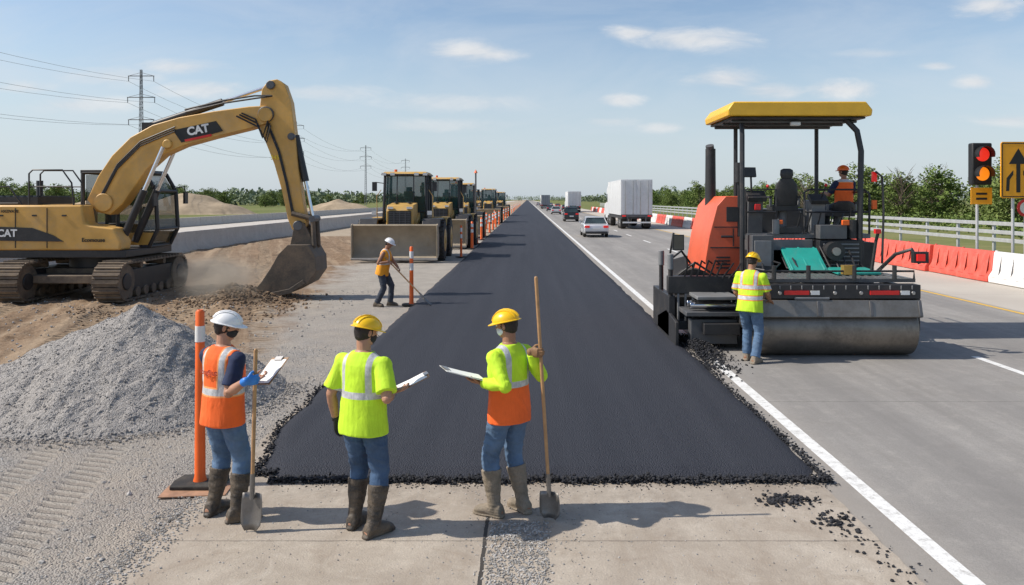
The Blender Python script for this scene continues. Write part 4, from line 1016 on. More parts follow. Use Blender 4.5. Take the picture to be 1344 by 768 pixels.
for bc,bs_,m in(((4.62,15.98,2.6),(.12,.06,.12),REDR),((6.84,15.7,3.2),(.09,.07,.2),REDL),((6.84,15.7,2.65),(.09,.07,.18),ORG),((6.2,15.52,2.3),(.14,.06,.1),ORG),((5.05,15.9,2.3),(.1,.05,.08),ORG)):
    b=OB(); b.box(bc,bs_,m); b.obj('warning_lamp',pv,bevel=.01)
for pts_ in ([(4.38,16.0,2.06),(4.38,16.0,2.95),(5.0,16.0,2.95),(5.0,16.0,2.06)],[(5.55,15.95,2.06),(5.55,15.95,2.9),(5.65,15.95,2.95),(6.75,15.95,2.95),(6.85,15.95,2.85),(6.85,15.95,2.06)],[(6.85,15.98,2.9),(6.85,18.3,2.9),(6.85,18.3,2.06)],[(6.95,15.6,1.5),(6.98,15.6,2.5),(6.95,15.6,3.2),(6.82,15.6,3.3)],[(4.4,15.97,2.5),(4.98,15.97,2.5)],[(5.57,15.92,2.5),(6.84,15.92,2.5)],[(6.85,15.98,2.5),(6.85,18.3,2.5)]):
    b=OB(); b.tube(pts_,.022,BLK,6); b.obj('handrail',pv)
b=OB(); b.tube([(3.98,17.3,2.6),(3.98,17.3,3.65),(3.98,17.3,3.85)],[.12,.11,.11],BLK,16); b.tube([(3.98,17.3,3.8),(3.95,17.25,3.92)],[.09,.09],DGR,12); b.obj('exhaust_pipe',pv)
for pts_,r_ in (([(4.25,15.75,1.3),(4.25,15.75,4.0),(4.28,15.9,4.36)],.05),([(6.52,15.65,1.3),(6.56,15.65,3.7),(6.5,15.7,4.1),(6.3,15.8,4.36)],.06),([(4.5,17.2,2.0),(4.5,17.2,4.36)],.045),([(6.3,17.35,2.0),(6.3,17.35,4.36)],.045)):
    b=OB(); b.tube(pts_,r_,BLK,8); b.obj('canopy_post',pv)
b=OB()
rp=[(3.92,4.38),(3.90,4.50),(4.02,4.66),(6.60,4.66),(6.73,4.50),(6.71,4.38)]
b.prism(rp,'y',15.5,17.5,ROOFY); b.prism([(4.0,4.33),(6.62,4.33),(6.62,4.375),(4.0,4.375)],'y',15.56,17.42,BLK)
for i in range(3): b.bb((4.05,15.8+i*.7,4.27),(6.55,15.86+i*.7,4.328),DGR)
b.box((5.3,15.75,4.25),(.2,.1,.08),WHT)
b.obj('canopy',pv,bevel=.035)
b=OB(); b.hull8([(3.9,19.2,.5),(6.7,19.2,.5),(6.7,21.4,.4),(3.9,21.4,.4)],[(3.8,19.2,1.4),(6.9,19.2,1.4),(6.9,21.6,1.1),(3.8,21.6,1.1)],BLK); b.obj('hopper',pv,bevel=.02)
b=OB(); b.tube([(6.6,15.0,1.4),(6.75,14.6,1.75),(6.95,14.4,1.85),(7.05,14.3,1.6)],.035,BLK,7); b.box((7.0,14.2,1.72),(.26,.12,.2),BLK); b.obj('side_arm',pv)
b=OB(); b.tube([(6.3,14.6,1.36),(6.35,14.5,2.0),(6.3,14.3,2.15)],.03,BLK,7); b.obj('side_arm',pv)
for bc,bs_,m in(((6.98,14.12,1.72),(.14,.04,.12),REDL),((6.28,14.28,2.18),(.1,.08,.08),REDR)):
    b=OB(); b.box(bc,bs_,m); b.obj('tail_lamp',pv)
random.seed(31)
b=OB()
for k in range(12):
    x0=4.4+.19*k; b.tube([(x0,15.6,1.5+R(0,.35)),(x0+R(-.1,.1),15.2,1.3+R(0,.35)),(x0+R(-.2,.2),15.0,1.42)],.018,BLK,6)
for k in range(8): b.tube([(3.0+.12*k,15.3,1.2),(3.05+.13*k,15.1,1.45+R(-.1,.15)),(3.2+.14*k,15.6,1.5)],.018,BLK,6)
for k in range(6): b.tube([(5.4+.2*k,16.0,2.1),(5.45+.2*k,15.85,2.3+R(0,.3)),(5.5+.22*k,16.05,2.5)],.015,BLK,6)
b.obj('hydraulic_hose',pv)

# ---------------------------------------------------------------- signal and signs
sg=thing('traffic_signal',(16.45,28.9,0),'portable signal with lit red and amber lamps on a post','traffic signal')
b=B(); b.cyl((-.1,.05,0),(-.1,.05,3.3),.05,GALV,12); b.cyl((-.1,.05,0),(-.1,.05,.06),.25,DGR,16); b.obj('post',sg)
b=B(); b.bb((-.36,-.12,3.28),(.36,.2,4.8),SIGNK); b.obj('signal_housing',sg,bevel=.05)
for z,m in((4.38,REDON),(3.68,AMBON)):
    b=B(); b.sphere((0,-.13,z),(.25,.07,.25),m,24); b.obj('signal_lamp',sg)
    b=B()
    pts=[]
    for i in range(13):
        a=radians(-20+220*i/12); pts.append((cos(a)*.30,sin(a)*.30))
    inner=[(p[0]*.93,p[1]*.93) for p in pts][::-1]
    b.prism([(p[0],p[1]+z) for p in pts+inner],'y',-.42,-.12,SIGNK); b.obj('visor',sg)
b=B(); b.bb((-.40,-.1,2.58),(.36,-.07,3.18),SIGNO); b.bb((-.22,-.106,2.74),(.18,-.1,2.82),SIGNK); b.bb((-.22,-.106,2.92),(.18,-.1,3.0),SIGNK); b.obj('sign_plate',sg)
sn=thing('road_sign',(17.2,28.0,0),'orange sign with black arrow on a steel post','road sign')
b=B(); b.cyl((-.1,.05,0),(-.1,.05,2.8),.05,GALV,12); b.obj('post',sn)
b=B(); b.prism([(-.5,2.8),(.6,2.8),(.66,2.86),(.66,4.72),(.6,4.78),(-.5,4.78),(-.56,4.72),(-.56,2.86)],'y',-.02,.02,SIGNO); b.obj('sign_plate',sn)
b=B()
for a,c in(((-.51,2.84),(.61,2.87)),((-.51,4.71),(.61,4.74)),((-.52,2.87),(-.49,4.71)),((.59,2.87),(.62,4.71))): b.bb((a[0],-.027,a[1]),(c[0],-.021,c[1]),SIGNK)
b.prism([(-.02,3.0),(.12,3.0),(.12,4.0),(.38,4.0),(.05,4.55),(-.28,4.0),(-.02,4.0)],'y',-.029,-.021,SIGNK)
b.prism([(-.38,3.05),(-.27,3.05),(-.25,3.45),(-.13,3.62),(-.13,3.78),(-.36,3.5)],'y',-.029,-.021,SIGNK)
b.prism([(.22,3.62),(.22,3.78),(.45,3.5),(.47,3.05),(.36,3.05),(.34,3.45)],'y',-.029,-.021,SIGNK); b.obj('arrow_marking',sn)
s2=thing('road_sign',(17.9,28.6,0),'small round red and white sign on a post','road sign')
b=B(); b.cyl((0,.05,0),(0,.05,2.7),.04,GALV,12); b.obj('post',s2)
b=B(); b.cyl((0,-.02,2.45),(0,.0,2.45),.32,REDR,28); b.cyl((0,-.027,2.45),(0,-.019,2.45),.22,WHT,28); b.obj('sign_plate',s2)

# ---------------------------------------------------------------- traffic
def car(loc,paintc,label,rz=0,suv=False):
    P=mat('car_paint',paintc,.28,metal=.25,var=.05,coat=.5)
    t=thing('car',loc,label,'car',rz,group='traffic on the highway')
    k=1.22 if suv else 1
    b=B(); b.prism([(-2.35,.35),(-2.38,.62),(-2.3,.92*k),(-1.6,1.0*k),(1.0,.97*k),(2.0,.82*k),(2.3,.62),(2.3,.3),(1.85,.24),(-1.9,.24)],'x',-.9,.9,P); b.obj('body',t,bevel=.09)
    yb=-2.1 if suv else -1.75; yt=-1.75 if suv else -1.15
    b=B(); b.hull8([(-.84,yb,.95*k),(.84,yb,.95*k),(.84,1.15,.93*k),(-.84,1.15,.93*k)],[(-.64,yt,1.43*k),(.64,yt,1.43*k),(.64,.25,1.43*k),(-.64,.25,1.43*k)],GLASS); b.obj('window',t,bevel=.03)
    b=B(); b.hull8([(-.66,yt-.08,1.415*k),(.66,yt-.08,1.415*k),(.66,.35,1.415*k),(-.66,.35,1.415*k)],[(-.58,yt+.05,1.47*k),(.58,yt+.05,1.47*k),(.58,.2,1.47*k),(-.58,.2,1.47*k)],P)
    for sx in(-1,1):
        for a,c in(((yb,.95*k),(yt,1.44*k)),((1.15,.93*k),(.25,1.44*k)),((-.3,.95*k),(-.3,1.44*k))): b.tube([(sx*.85,a[0],a[1]),(sx*.65,c[0],c[1])],.035,P,5)
    b.obj('roof',t)
    for sx in(-1,1):
        b=B(); b.box((sx*.68,-2.36,.78*k),(.36,.1,.16),REDL); b.obj('tail_light',t,bevel=.01)
    b=B(); b.box((0,-2.41,.68),(.5,.02,.13),WHT); b.obj('licence_plate',t)
    b=B(); b.box((0,-2.34,.36),(1.6,.14,.16),BLK); b.obj('bumper',t,bevel=.03)
    for sx in(-1,1):
        b=B(); b.box((sx*.98,.75,1.02*k),(.16,.1,.12),P); b.obj('mirror',t,bevel=.02)
    for sx in(-1,1):
        for yy in(-1.4,1.45): wheel(t,(sx*.8,yy,.33),.33,.22,STEEL,n=18)
    return t
car((5.0,59.8,.01),(.62,.62,.63),'silver sedan driving away in the near lane')
suvb=car((5.5,101,.01),(.02,.022,.025),'black sport utility vehicle driving away in the near lane',suv=True)
for (x,y,c) in((5.4,150,(.5,.5,.5)),(5.5,190,(.05,.06,.08)),(5.3,240,(.5,.5,.52)),(9.8,205,(.04,.04,.05)),(9.9,260,(.4,.08,.06)),(5.6,300,(.03,.03,.04)),(5.0,360,(.4,.4,.4)),(9.7,170,(.12,.13,.15)),(9.7,330,(.3,.3,.32))):
    car((x,y,.01),c,'distant car driving along the highway')
def truck(loc,label,scale=1,col=(.64,.65,.66)):
    P=mat('trailer_skin',col,.42,metal=.1,var=.06,dirt=(.38,.36,.33),da=.4,vs=.8)
    t=thing('box_truck',loc,label,'truck',group='traffic on the highway',scale=scale)
    b=B(); b.bb((-1.3,0,1.15),(1.3,10.5,4.1),P)
    for i in range(13):
        for sx in(-1,1): b.bb((sx*1.3-.012,.4+i*.8,1.25),(sx*1.3+.012,.44+i*.8,4.0),GALV)
    b.obj('trailer_box',t,bevel=.02)
    for s_ in(-1,1):
        b=B(); b.bb((min(s_*.03,s_*1.22),-.03,1.25),(max(s_*.03,s_*1.22),-.005,4.0),P)
        b.cyl((s_*.3,-.06,1.2),(s_*.3,-.06,4.0),.025,STEEL,6); b.cyl((s_*.95,-.06,1.2),(s_*.95,-.06,4.0),.025,STEEL,6)
        b.obj('rear_door',t,bevel=.01)
    b=B(); b.bb((-1.3,-.05,1.0),(1.3,.05,1.2),DGR); b.bb((-1.15,-.06,.5),(1.15,.02,.62),WHT); b.bb((-.8,-.04,.55),(-.7,.04,1.1),DGR); b.bb((.7,-.04,.55),(.8,.04,1.1),DGR); b.bb((-1.2,.1,.85),(1.2,10.4,1.1),BLK); b.obj('bumper',t)
    for s_ in(-1,1): b=B(); b.box((s_*1.05,-.07,1.1),(.3,.03,.12),REDL); b.obj('tail_light',t)
    for s_ in(-1,1): b=B(); b.bb((s_*.95-.3,.5,.2),(s_*.95+.3,.53,.95),RUB); b.obj('mud_flap',t)
    for s_ in(-1,1):
        for yy in(1.2,2.5,9.2,11.0,14.2): wheel(t,(s_*1.0,yy,.5),.5,.5,STEEL,n=18)
    b=B(); b.prism([(10.9,.7),(10.9,3.5),(11.4,3.9),(12.8,3.4),(13.3,2.2),(15.0,2.0),(15.2,.6)],'x',-1.2,1.2,P); b.obj('cab',t,bevel=.06)
    b=B(); b.prism([(11.9,2.2),(11.9,3.0),(12.7,3.0),(13.1,2.2)],'x',-1.22,1.22,GLASS); b.obj('window',t)
    return t
truck((10.1,73.5,.01),'large pale box trailer truck driving away in the far lane',1.12)
truck((10.2,172,.01),'distant pale box truck driving along the highway',1.1)
truck((5.4,235,.01),'distant dark box truck driving along the highway',1.0,(.2,.22,.25))

# ---------------------------------------------------------------- people
def remesh(b,voxel,smooth=3,wr=0,ws=(6,6,14),seed=0):
    me=b.mesh('tmp',smooth=False)
    o=bpy.data.objects.new('tmp',me); COL.objects.link(o)
    r=o.modifiers.new('r','REMESH'); r.mode='VOXEL'; r.voxel_size=voxel
    s_=o.modifiers.new('s','SMOOTH'); s_.iterations=smooth; s_.factor=.5
    dg=bpy.context.evaluated_depsgraph_get(); out=bpy.data.meshes.new_from_object(o.evaluated_get(dg))
    bpy.data.objects.remove(o)
    if wr:
        ns=[v.normal.copy() for v in out.vertices]
        for v,n in zip(out.vertices,ns):
            c=v.co; k=noise.noise(V((c.x*ws[0]+seed,c.y*ws[1],c.z*ws[2])))+.35*noise.noise(V((c.x*ws[0]*2.3,c.y*ws[1]*2.3+seed,c.z*ws[2]*2.0)))
            nv=noise.noise(V((c.x*ws[0]*.7+9,c.y*ws[1]*.7,c.z*ws[2]*1.0+c.x*5+seed)))
            rg=max(0,1-abs(nv)*3.0)
            v.co=c+n*(wr*(k*.7+rg*rg*(3-2*rg)*.6-.3))
    out.materials.clear(); out.materials.append(b.mats[0])
    out.polygons.foreach_set('use_smooth',[True]*len(out.polygons)); out.polygons.foreach_set('material_index',[0]*len(out.polygons)); out.update()
    return out
def ik(a,b_,l1,l2,hint):
    a=V(a);b_=V(b_);d=b_-a;L_=d.length
    if L_>l1+l2-.003: d=d.normalized()*(l1+l2-.003); L_=l1+l2-.003; b_=a+d
    x=(l1*l1-l2*l2+L_*L_)/(2*L_); h=sqrt(max(0,l1*l1-x*x)); dn=d.normalized(); hn=V(hint)-dn*V(hint).dot(dn); hn.normalize()
    return a+dn*x+hn*h,b_
def handgeo(b,w_,d,n,sg_,curl,m,g=0):
    d=V(d).normalized(); n=V(n); n=(n-d*n.dot(d)).normalized(); s=d.cross(n)*sg_; w_=V(w_)
    b.tube([w_-d*.02,w_+d*.015,w_+d*.05,w_+d*.088],[(.028+g,.022+g),(.036+g,.019+g),(.043+g,.018+g),(.041+g,.015+g)],m,12,frame=(s,n))
    for i,(L_,o_) in enumerate(((.072,.031),(.082,.010),(.076,-.011),(.058,-.031))):
        p=w_+d*(.085-(.006 if i in(0,3) else 0))+s*o_; pts=[p-d*.012,p]; 
        for k in range(3):
            a=curl*(k+.55); dd=d*cos(a)+n*sin(a); p=p+dd*(L_*(.44,.31,.25)[k]); pts.append(p)
        b.tube(pts,[.0085+g,.0094+g,.0088+g,.0082+g,.0064+g],m,8)
    p=w_+d*.025+s*.03; t1=(s*.75+d*.65+n*.35).normalized(); t2=(s*.15+d*.8+n*(.25+curl*.5)).normalized()
    b.tube([p-t1*.015,p,p+t1*.04,p+t1*.04+t2*.032,p+t1*.04+t2*.052],[.012+g,.0125+g,.0105+g,.0095+g,.007+g],m,8)
def footgeo(b,an,yaw,m,g=0,lift=0):
    fx=V((-sin(yaw),cos(yaw),0)); rx=V((cos(yaw),sin(yaw),0)); an=V(an); z0=an.z-.08
    secs=[(-.085,.028,.030),(-.07,.038,.05),(-.03,.041,.062),(.03,.042,.055),(.09,.047,.043),(.14,.048,.034),(.175,.038,.028),(.195,.018,.018)]
    b.tube([V((an.x,an.y,z0))+fx*s_+V((0,0,h_*1.0+.002)) for s_,w_,h_ in secs],[(w_+g,h_+g*.6) for s_,w_,h_ in secs],m,14,frame=(rx,V((0,0,1))))
TR=[(-.13,.10,.085,0),(-.07,.16,.12,0),(0,.172,.128,-.01),(.10,.163,.118,0),(.20,.160,.114,.005),(.31,.175,.122,.01),(.41,.184,.118,0),(.475,.172,.092,-.01),(.52,.11,.07,-.012),(.55,.068,.060,-.01)]
VR=[(-.135,.222,.172,0),(-.08,.219,.170,0),(0,.213,.163,0),(.10,.205,.155,0),(.20,.203,.150,.005),(.31,.210,.154,.01),(.39,.214,.148,.005),(.44,.208,.132,-.005),(.48,.188,.112,-.01),(.515,.145,.092,-.012),(.545,.096,.076,-.012)]
hs=.94
def person(label,loc,yaw,scale=1,pel=.965,lean=(0,0),feet=((-.1,0,0),(.1,0,0)),hands=None,head=(0,0),fit=None,low=False,twist=0):
    t=thing('person',loc,label,'person',yaw,scale=scale)
    M=Matrix.Translation(V(loc))@Matrix.Rotation(yaw,4,'Z')@Matrix.Scale(scale,4); Mi=M.inverted(); Ri=Matrix.Rotation(-yaw,3,'Z')
    sk=fit.get('skin',SKIN)
    P=V((0,0,pel)); u_=V((lean[0],lean[1],1)).normalized(); fw=V((-sin(twist),cos(twist),0)); f_=(fw-u_*fw.dot(u_)).normalized(); r_=f_.cross(u_)
    def tp(s_,off=0,side=0): return P+u_*s_+f_*off+r_*side
    def torso(b,rings,m,g=0,lo=-9,hi=9):
        rr=[q for q in rings if lo<=q[0]<=hi]; b.tube([tp(q[0],q[3]) for q in rr],[(q[1]+g,q[2]+g) for q in rr],m,28,frame=(r_,f_))
    joints={}
    for i,s_ in enumerate((-1,1)):
        fx,fy,fyaw=feet[i][:3]; fz=feet[i][3] if len(feet[i])>3 else 0
        hip=P+V((s_*.095,0,-.03)); an=V((fx,fy,.085+fz)); kn,an=ik(hip,an,.44,.43,(s_*.12,1,.1)); joints[('leg',i)]=(hip,kn,an,fyaw)
        sh=tp(.44,-.01,s_*.20); hd=hands[i]; wr=Mi@V(hd['w']); el_,wr=ik(sh,wr,.285,.26,Ri@V(hd['hint'])); joints[('arm',i)]=(sh,el_,wr,Ri@V(hd['d']),Ri@V(hd['n']),hd.get('curl',.5))
    hy,hp=head; Rh=Matrix.Rotation(hy,3,'Z')@Matrix.Rotation(hp,3,'X'); hX,hY,hZ=Rh@V((hs,0,0)),Rh@V((0,hs,0)),Rh@V((0,0,hs))
    hc=tp(.695,.015)+hY*.012
    def H_(x,y,z): return hc+hX*x+hY*y+hZ*z
    b=B(); torso(b,TR,sk)
    b.tube([tp(.48,-.01),tp(.56,-.002),H_(0,-.015,-.06)],[.068,.060,.057],sk,14)
    ax=(hX,hY,hZ)
    b.sphere(H_(0,-.008,.022),(.079,.098,.096),sk,20,ax); b.sphere(H_(0,.022,-.045),(.062,.070,.07),sk,16,ax); b.sphere(H_(0,.055,-.078),(.034,.032,.028),sk,12,ax)
    b.tube([H_(0,.082,.022),H_(0,.106,-.008),H_(0,.090,-.018)],[.009,.015,.01],sk,8)
    b.sphere(H_(0,.078,-.047),(.026,.014,.008),sk,10,ax); b.sphere(H_(0,.078,-.06),(.022,.013,.007),sk,10,ax)
    for s_ in(-1,1): b.sphere(H_(s_*.082,-.008,.0),(.010,.018,.032),sk,10,ax); b.sphere(H_(s_*.032,.080,.036),(.022,.012,.008),sk,8,ax)
    for i,s_ in enumerate((-1,1)):
        hip,kn,an,fy_=joints[('leg',i)]; b.tube([hip,hip.lerp(kn,.5),kn,kn.lerp(an,.35),an],[.088,.076,.055,.056,.038],sk,14); b.sphere(kn,.055,sk,10); footgeo(b,an,fy_,sk)
        sh,el_,wr,d,n,cu=joints[('arm',i)]; b.sphere(sh,.056,sk,12); b.tube([sh,sh.lerp(el_,.5),el_,el_.lerp(wr,.3),wr],[.056,.053,.043,.045,.029],sk,14); b.sphere(el_,.043,sk,10); b.sphere(wr,.029,sk,10)
        handgeo(b,wr,d,n,s_,cu,sk)
    body=mkobj('body',remesh(b,.0055 if not low else .0075,2),t)
    for s_ in(-1,1):
        b=B(); b.sphere(H_(s_*.032,.083,.022),.011,EYE,10); b.sphere(H_(s_*.032,.092,.022),.0055,HAIR,8); b.obj('eye',t)
    b=B(); b.sphere(H_(0,-.022,.018),(.086,.098,.095),HAIR,18,ax); b.sphere(H_(0,-.045,-.035),(.068,.058,.05),HAIR,14,ax); mkobj('hair',remesh(b,.007,2,.003,(60,60,60)),t)
    hm=fit['hat']; b=B()
    b.sphere(H_(0,-.004,.046),(.112,.136,.106),hm,28,ax,0,90)
    for x_,wd_ in((0,.016),(-.045,.008),(.045,.008)):
        pts=[]
        for k in range(9):
            a=radians(15+150*k/8); pts.append(H_(x_,-.004+cos(a)*.136*(1 if x_==0 else .93),.046+sin(a)*.109*(1 if x_==0 else .95)))
        b.tube(pts,wd_*.6,hm,6)
    n_=32; vs=[]
    for rr,zz in((0,0.004),(1,.0),(1,-.007),(0,-.006)):
        for k in range(n_):
            a=2*pi*k/n_; ex_=(.018+.035*max(0,sin(a))**2)*rr; vs.append(H_(cos(a)*(.110+ex_*.8),-.004+sin(a)*(.134+ex_),.046+zz-.012*max(0,sin(a))*rr))
    fs=[(q*n_+k,q*n_+(k+1)%n_,((q+1)%4)*n_+(k+1)%n_,((q+1)%4)*n_+k) for q in range(4) for k in range(n_)]
    b.add(vs,fs,hm); b.obj('hard_hat',t)
    if fit.get('mask'):
        mm=fit['mask']; b=B(); b.sphere(H_(0,.038,-.042),(.065,.068,.052),mm,18,ax)
        b.sphere(H_(0,.094,-.02),(.02,.02,.02),mm,10,ax)
        for s_ in(-1,1): b.tube([H_(s_*.058,.05,-.03),H_(s_*.085,.0,-.012),H_(s_*.090,-.02,0)],.004,mm,6); 
        mkobj('face_mask',remesh(b,.005,2),t)
    tm=fit['trousers']; tuck=fit.get('tuck',True); b=B()
    torso(b,TR,tm,.006,-.2,.05)
    for i in range(2):
        hip,kn,an,fy_=joints[('leg',i)]; e=kn.lerp(an,.62 if tuck else .96)
        b.tube([hip+V((0,0,.03)),hip,hip.lerp(kn,.3),hip.lerp(kn,.7),kn,kn.lerp(an,.3),e],[.085,.104,.104,.090,.080,.077,.076 if not tuck else .062],tm,18); b.sphere(kn,.080,tm,12)
    mkobj('trousers',remesh(b,.008,4,.009,(7,7,15),loc[0]*3),t)
    bm_=fit['boots']
    for i in range(2):
        hip,kn,an,fy_=joints[('leg',i)]; b=B(); footgeo(b,an,fy_,bm_,.013); top=kn.lerp(an,.25 if tuck else .75)
        fz=V((-sin(fy_),cos(fy_),0))
        b.tube([an+V((0,0,-.03)),an+V((0,0,.02)),an.lerp(kn,.25),an.lerp(top,.6),top],[.058,.058,.064 if tuck else .05,.077 if tuck else .052,.091 if tuck else .055],bm_,18)
        z0=an.z-.085
        b.tube([V((an.x,an.y,z0+.012))+fz*s_ for s_ in(-.10,-.08,.0,.09,.16,.20,.215)],[(.03,.014),(.047,.014),(.05,.014),(.058,.014),(.056,.014),(.04,.013),(.015,.012)],bm_,12,frame=(V((cos(fy_),sin(fy_),0)),V((0,0,1))))
        mkobj('boot',remesh(b,.007,2,.005,(9,9,22)),t)
    if fit.get('shirt'):
        m_,slv=fit['shirt']; b=B(); torso(b,TR,m_,.004,.28,.53)
        for i in range(2):
            sh,el_,wr,*_=joints[('arm',i)]; b.sphere(sh,.072,m_,14); b.tube([tp(.44,-.01,(-1,1)[i]*.1),sh],[.075,.070],m_,14)
            if slv=='long': b.tube([sh,sh.lerp(el_,.5),el_,el_.lerp(wr,.5),el_.lerp(wr,.93)],[.073,.068,.061,.056,.043],m_,16); b.sphere(el_,.060,m_,10)
            else: b.tube([sh,sh.lerp(el_,.4),sh.lerp(el_,.80)],[.073,.073,.077],m_,16)
        mkobj('shirt',remesh(b,.008,4,.006,(7,7,12),loc[1]*2),t)
    vm=fit['vest']; b=B(); torso(b,VR,vm)
    if fit.get('vsleeve'):
        for i in range(2):
            sh,el_,wr,*_=joints[('arm',i)]; b.sphere(sh,.078,vm,14); b.tube([tp(.44,-.01,(-1,1)[i]*.1),sh,sh.lerp(el_,.45),sh.lerp(el_,.82)],[.080,.078,.080,.086],vm,16)
    else:
        for i in range(2): b.tube([tp(.45,-.01,(-1,1)[i]*.08),tp(.452,-.01,(-1,1)[i]*.185)],[.080,.066],vm,14)
    mkobj('safety_vest',remesh(b,.008,4,.0065,(6,6,5),loc[0]*5),t)
    if fit.get('print'):
        tx_,zc_=fit['print']
        o=textobj(tx_,.062,TXTB,Mface((0,0,zc_),(1,0,0),(0,0,1)),t,off=.002,ext=0)
        for v in o.data.vertices:
            v.co.y=-(.154*sqrt(max(.05,1-(v.co.x/.222)**2)))-.009
        o.name='lettering'
    for i,gm in enumerate(fit.get('gloves',(None,None))):
        if gm:
            sh,el_,wr,d,n,cu=joints[('arm',i)]; b=B(); handgeo(b,wr,d,n,(-1,1)[i],cu,gm,.0022); b.sphere(wr,.034,gm,12); b.tube([wr,wr.lerp(el_,.14)],[.034,.037],gm,14); mkobj('glove',remesh(b,.0045,1),t)
    return t
def shovel(top,bot,label,bl=.30,bw=.21,face=(0,-1,0),rad=.017):
    top=V(top);bot=V(bot); d=(bot-top).normalized(); L_=(bot-top).length
    t=thing('shovel',tuple(bot),label,'shovel')
    nrm=V(face); nrm=(nrm-d*nrm.dot(d)).normalized(); s=d.cross(nrm)
    O_=bot
    b=B(O_); b.tube([top,top.lerp(bot,.5),top+d*(L_-bl*.9)],[rad,rad,rad*.95],WOOD,10); b.sphere(top,rad,WOOD,10); b.obj('handle',t)
    b=B(O_); b.tube([top+d*(L_-bl-.16),top+d*(L_-bl*.85)],[rad*1.25,rad*1.3],SHOV,10)
    vs=[];nu=9;nv=7
    for j in range(nv):
        v_=j/(nv-1)
        wd_=bw/2*(1 if v_<.7 else sqrt(max(.25,1-((v_-.7)/.36)**2)))*(.9+.1*min(1,v_*4))
        for i in range(nu):
            u_=-1+2*i/(nu-1); vs.append(top+d*(L_-bl+bl*v_)+s*(u_*wd_)+nrm*(-.03*(1-u_*u_)+.02*v_*v_))
    fs=[(j*nu+i,j*nu+i+1,(j+1)*nu+i+1,(j+1)*nu+i) for j in range(nv-1) for i in range(nu-1)]
    b.add(vs,fs,SHOV); o=b.obj('blade',t); md=o.modifiers.new('s','SOLIDIFY'); md.thickness=.004
    return t
def clipboard(c,right,up,label,s=1.0,bm_=None):
    bm_=bm_ or BOARD
    M_=Mface((0,0,0),right,up); t=thing('clipboard',c,label,'clipboard')
    b=B(); b.add([M_@V(p) for p in[(-.12*s,-.165*s,-.003),(.12*s,-.165*s,-.003),(.12*s,.165*s,-.003),(-.12*s,.165*s,-.003),(-.12*s,-.165*s,.001),(.12*s,-.165*s,.001),(.12*s,.165*s,.001),(-.12*s,.165*s,.001)]],[(0,1,2,3),(4,5,6,7),(0,1,5,4),(1,2,6,5),(2,3,7,6),(3,0,4,7)],bm_); b.obj('board',t)
    b=B(); 
    vs=[];n_=7
    for j in range(n_):
        for i in range(5):
            x=-.108+.216*i/4; y=-.155+.295*j/(n_-1); z=.003+.012*max(0,.5-j/(n_-1))*(.5+.5*abs(i-2)/2); vs.append(M_@V((x*s,y*s,z)))
    b.add(vs,[(j*5+i,j*5+i+1,(j+1)*5+i+1,(j+1)*5+i) for j in range(n_-1) for i in range(4)],PAPER); b.obj('paper',t)
    b=B(); b.add([M_@V((x*s,y*s,z)) for x in(-.05,.05) for y in(.125,.17) for z in(.003,.014)],[(0,1,3,2),(4,6,7,5),(0,4,5,1),(2,3,7,6),(0,2,6,4),(1,5,7,3)],STEEL); b.obj('clip',t)
    return t
def fwd(y): return V((-sin(y),cos(y),0))
def rgt(y): return V((cos(y),sin(y),0))
Z=V((0,0,1))
# P1
y1=radians(-32); L1=V((-2.61,6.83,.016)); F,Rr=fwd(y1),rgt(y1)
st,sb=V((-2.25,6.60,1.50)),V((-2.27,6.55,.03)); G1=st.lerp(sb,.16); g1=V((.82,.57,0)).normalized(); gn=V((-g1.y,g1.x,0))
clip1=V((-2.26,7.02,1.24))
person('worker in orange vest and white hard hat with shovel and clipboard',tuple(L1),y1,.985,
  feet=((-.15,.02,.2),(.16,.02,-.5)),lean=(0,.015),
  hands=({'w':clip1-V((.17,.03,.06)),'d':V((.9,.2,.1)),'n':Z+V((0,-.2,0)),'curl':.5,'hint':-Z-F*.4},
         {'w':G1-g1*.085-gn*.034,'d':g1,'n':gn,'curl':1.05,'hint':-Z*1.2-F*.5+Rr*.3}),
  head=(radians(-48),radians(-12)),fit=dict(hat=HATW,vest=VEST1,shirt=(NAVY,'short'),trousers=JEAN,boots=BOOTB,gloves=(None,GLBLUE),mask=MASKB,skin=SKIN,print=('irongfijut',1.30)))
shovel(st,sb,'wooden handled shovel standing on the concrete beside a worker',.30,.19,(-.2,-1,0),.016)
clipboard(tuple(clip1),V((.85,-.5,.12)),V((.35,.62,.62)),'clipboard with white papers held by a worker in orange',.9)
# P2
y2=radians(-24); L2=V((-1.35,6.56,.016)); F,Rr=fwd(y2),rgt(y2)
clip2=V((-.97,6.74,1.21))
person('worker in lime safety vest and yellow hard hat reading a clipboard',tuple(L2),y2,.985,
  feet=((-.12,.05,.15),(.13,-.04,-.3)),lean=(0,.015),
  hands=({'w':L2-Rr*.30+F*.03+Z*.885,'d':-Z+F*.15,'n':Rr+F*.2,'curl':.35,'hint':-F-Rr*.3},
         {'w':clip2-F*.10-V((.10,.06,.05)),'d':F*.6+V((.6,0,.15)),'n':Z,'curl':.4,'hint':-Z-F*.3+Rr*.4}),
  head=(radians(-26),radians(-14)),fit=dict(hat=HATY,vest=VEST2,vsleeve=True,trousers=JEAND,boots=BOOTB,gloves=(GLBLK,None),mask=MASKB,skin=SKIN))
clipboard(tuple(clip2),V((.3,-.9,0)),V((.9,.3,.42)),'clipboard with papers held by a worker in lime',.85)
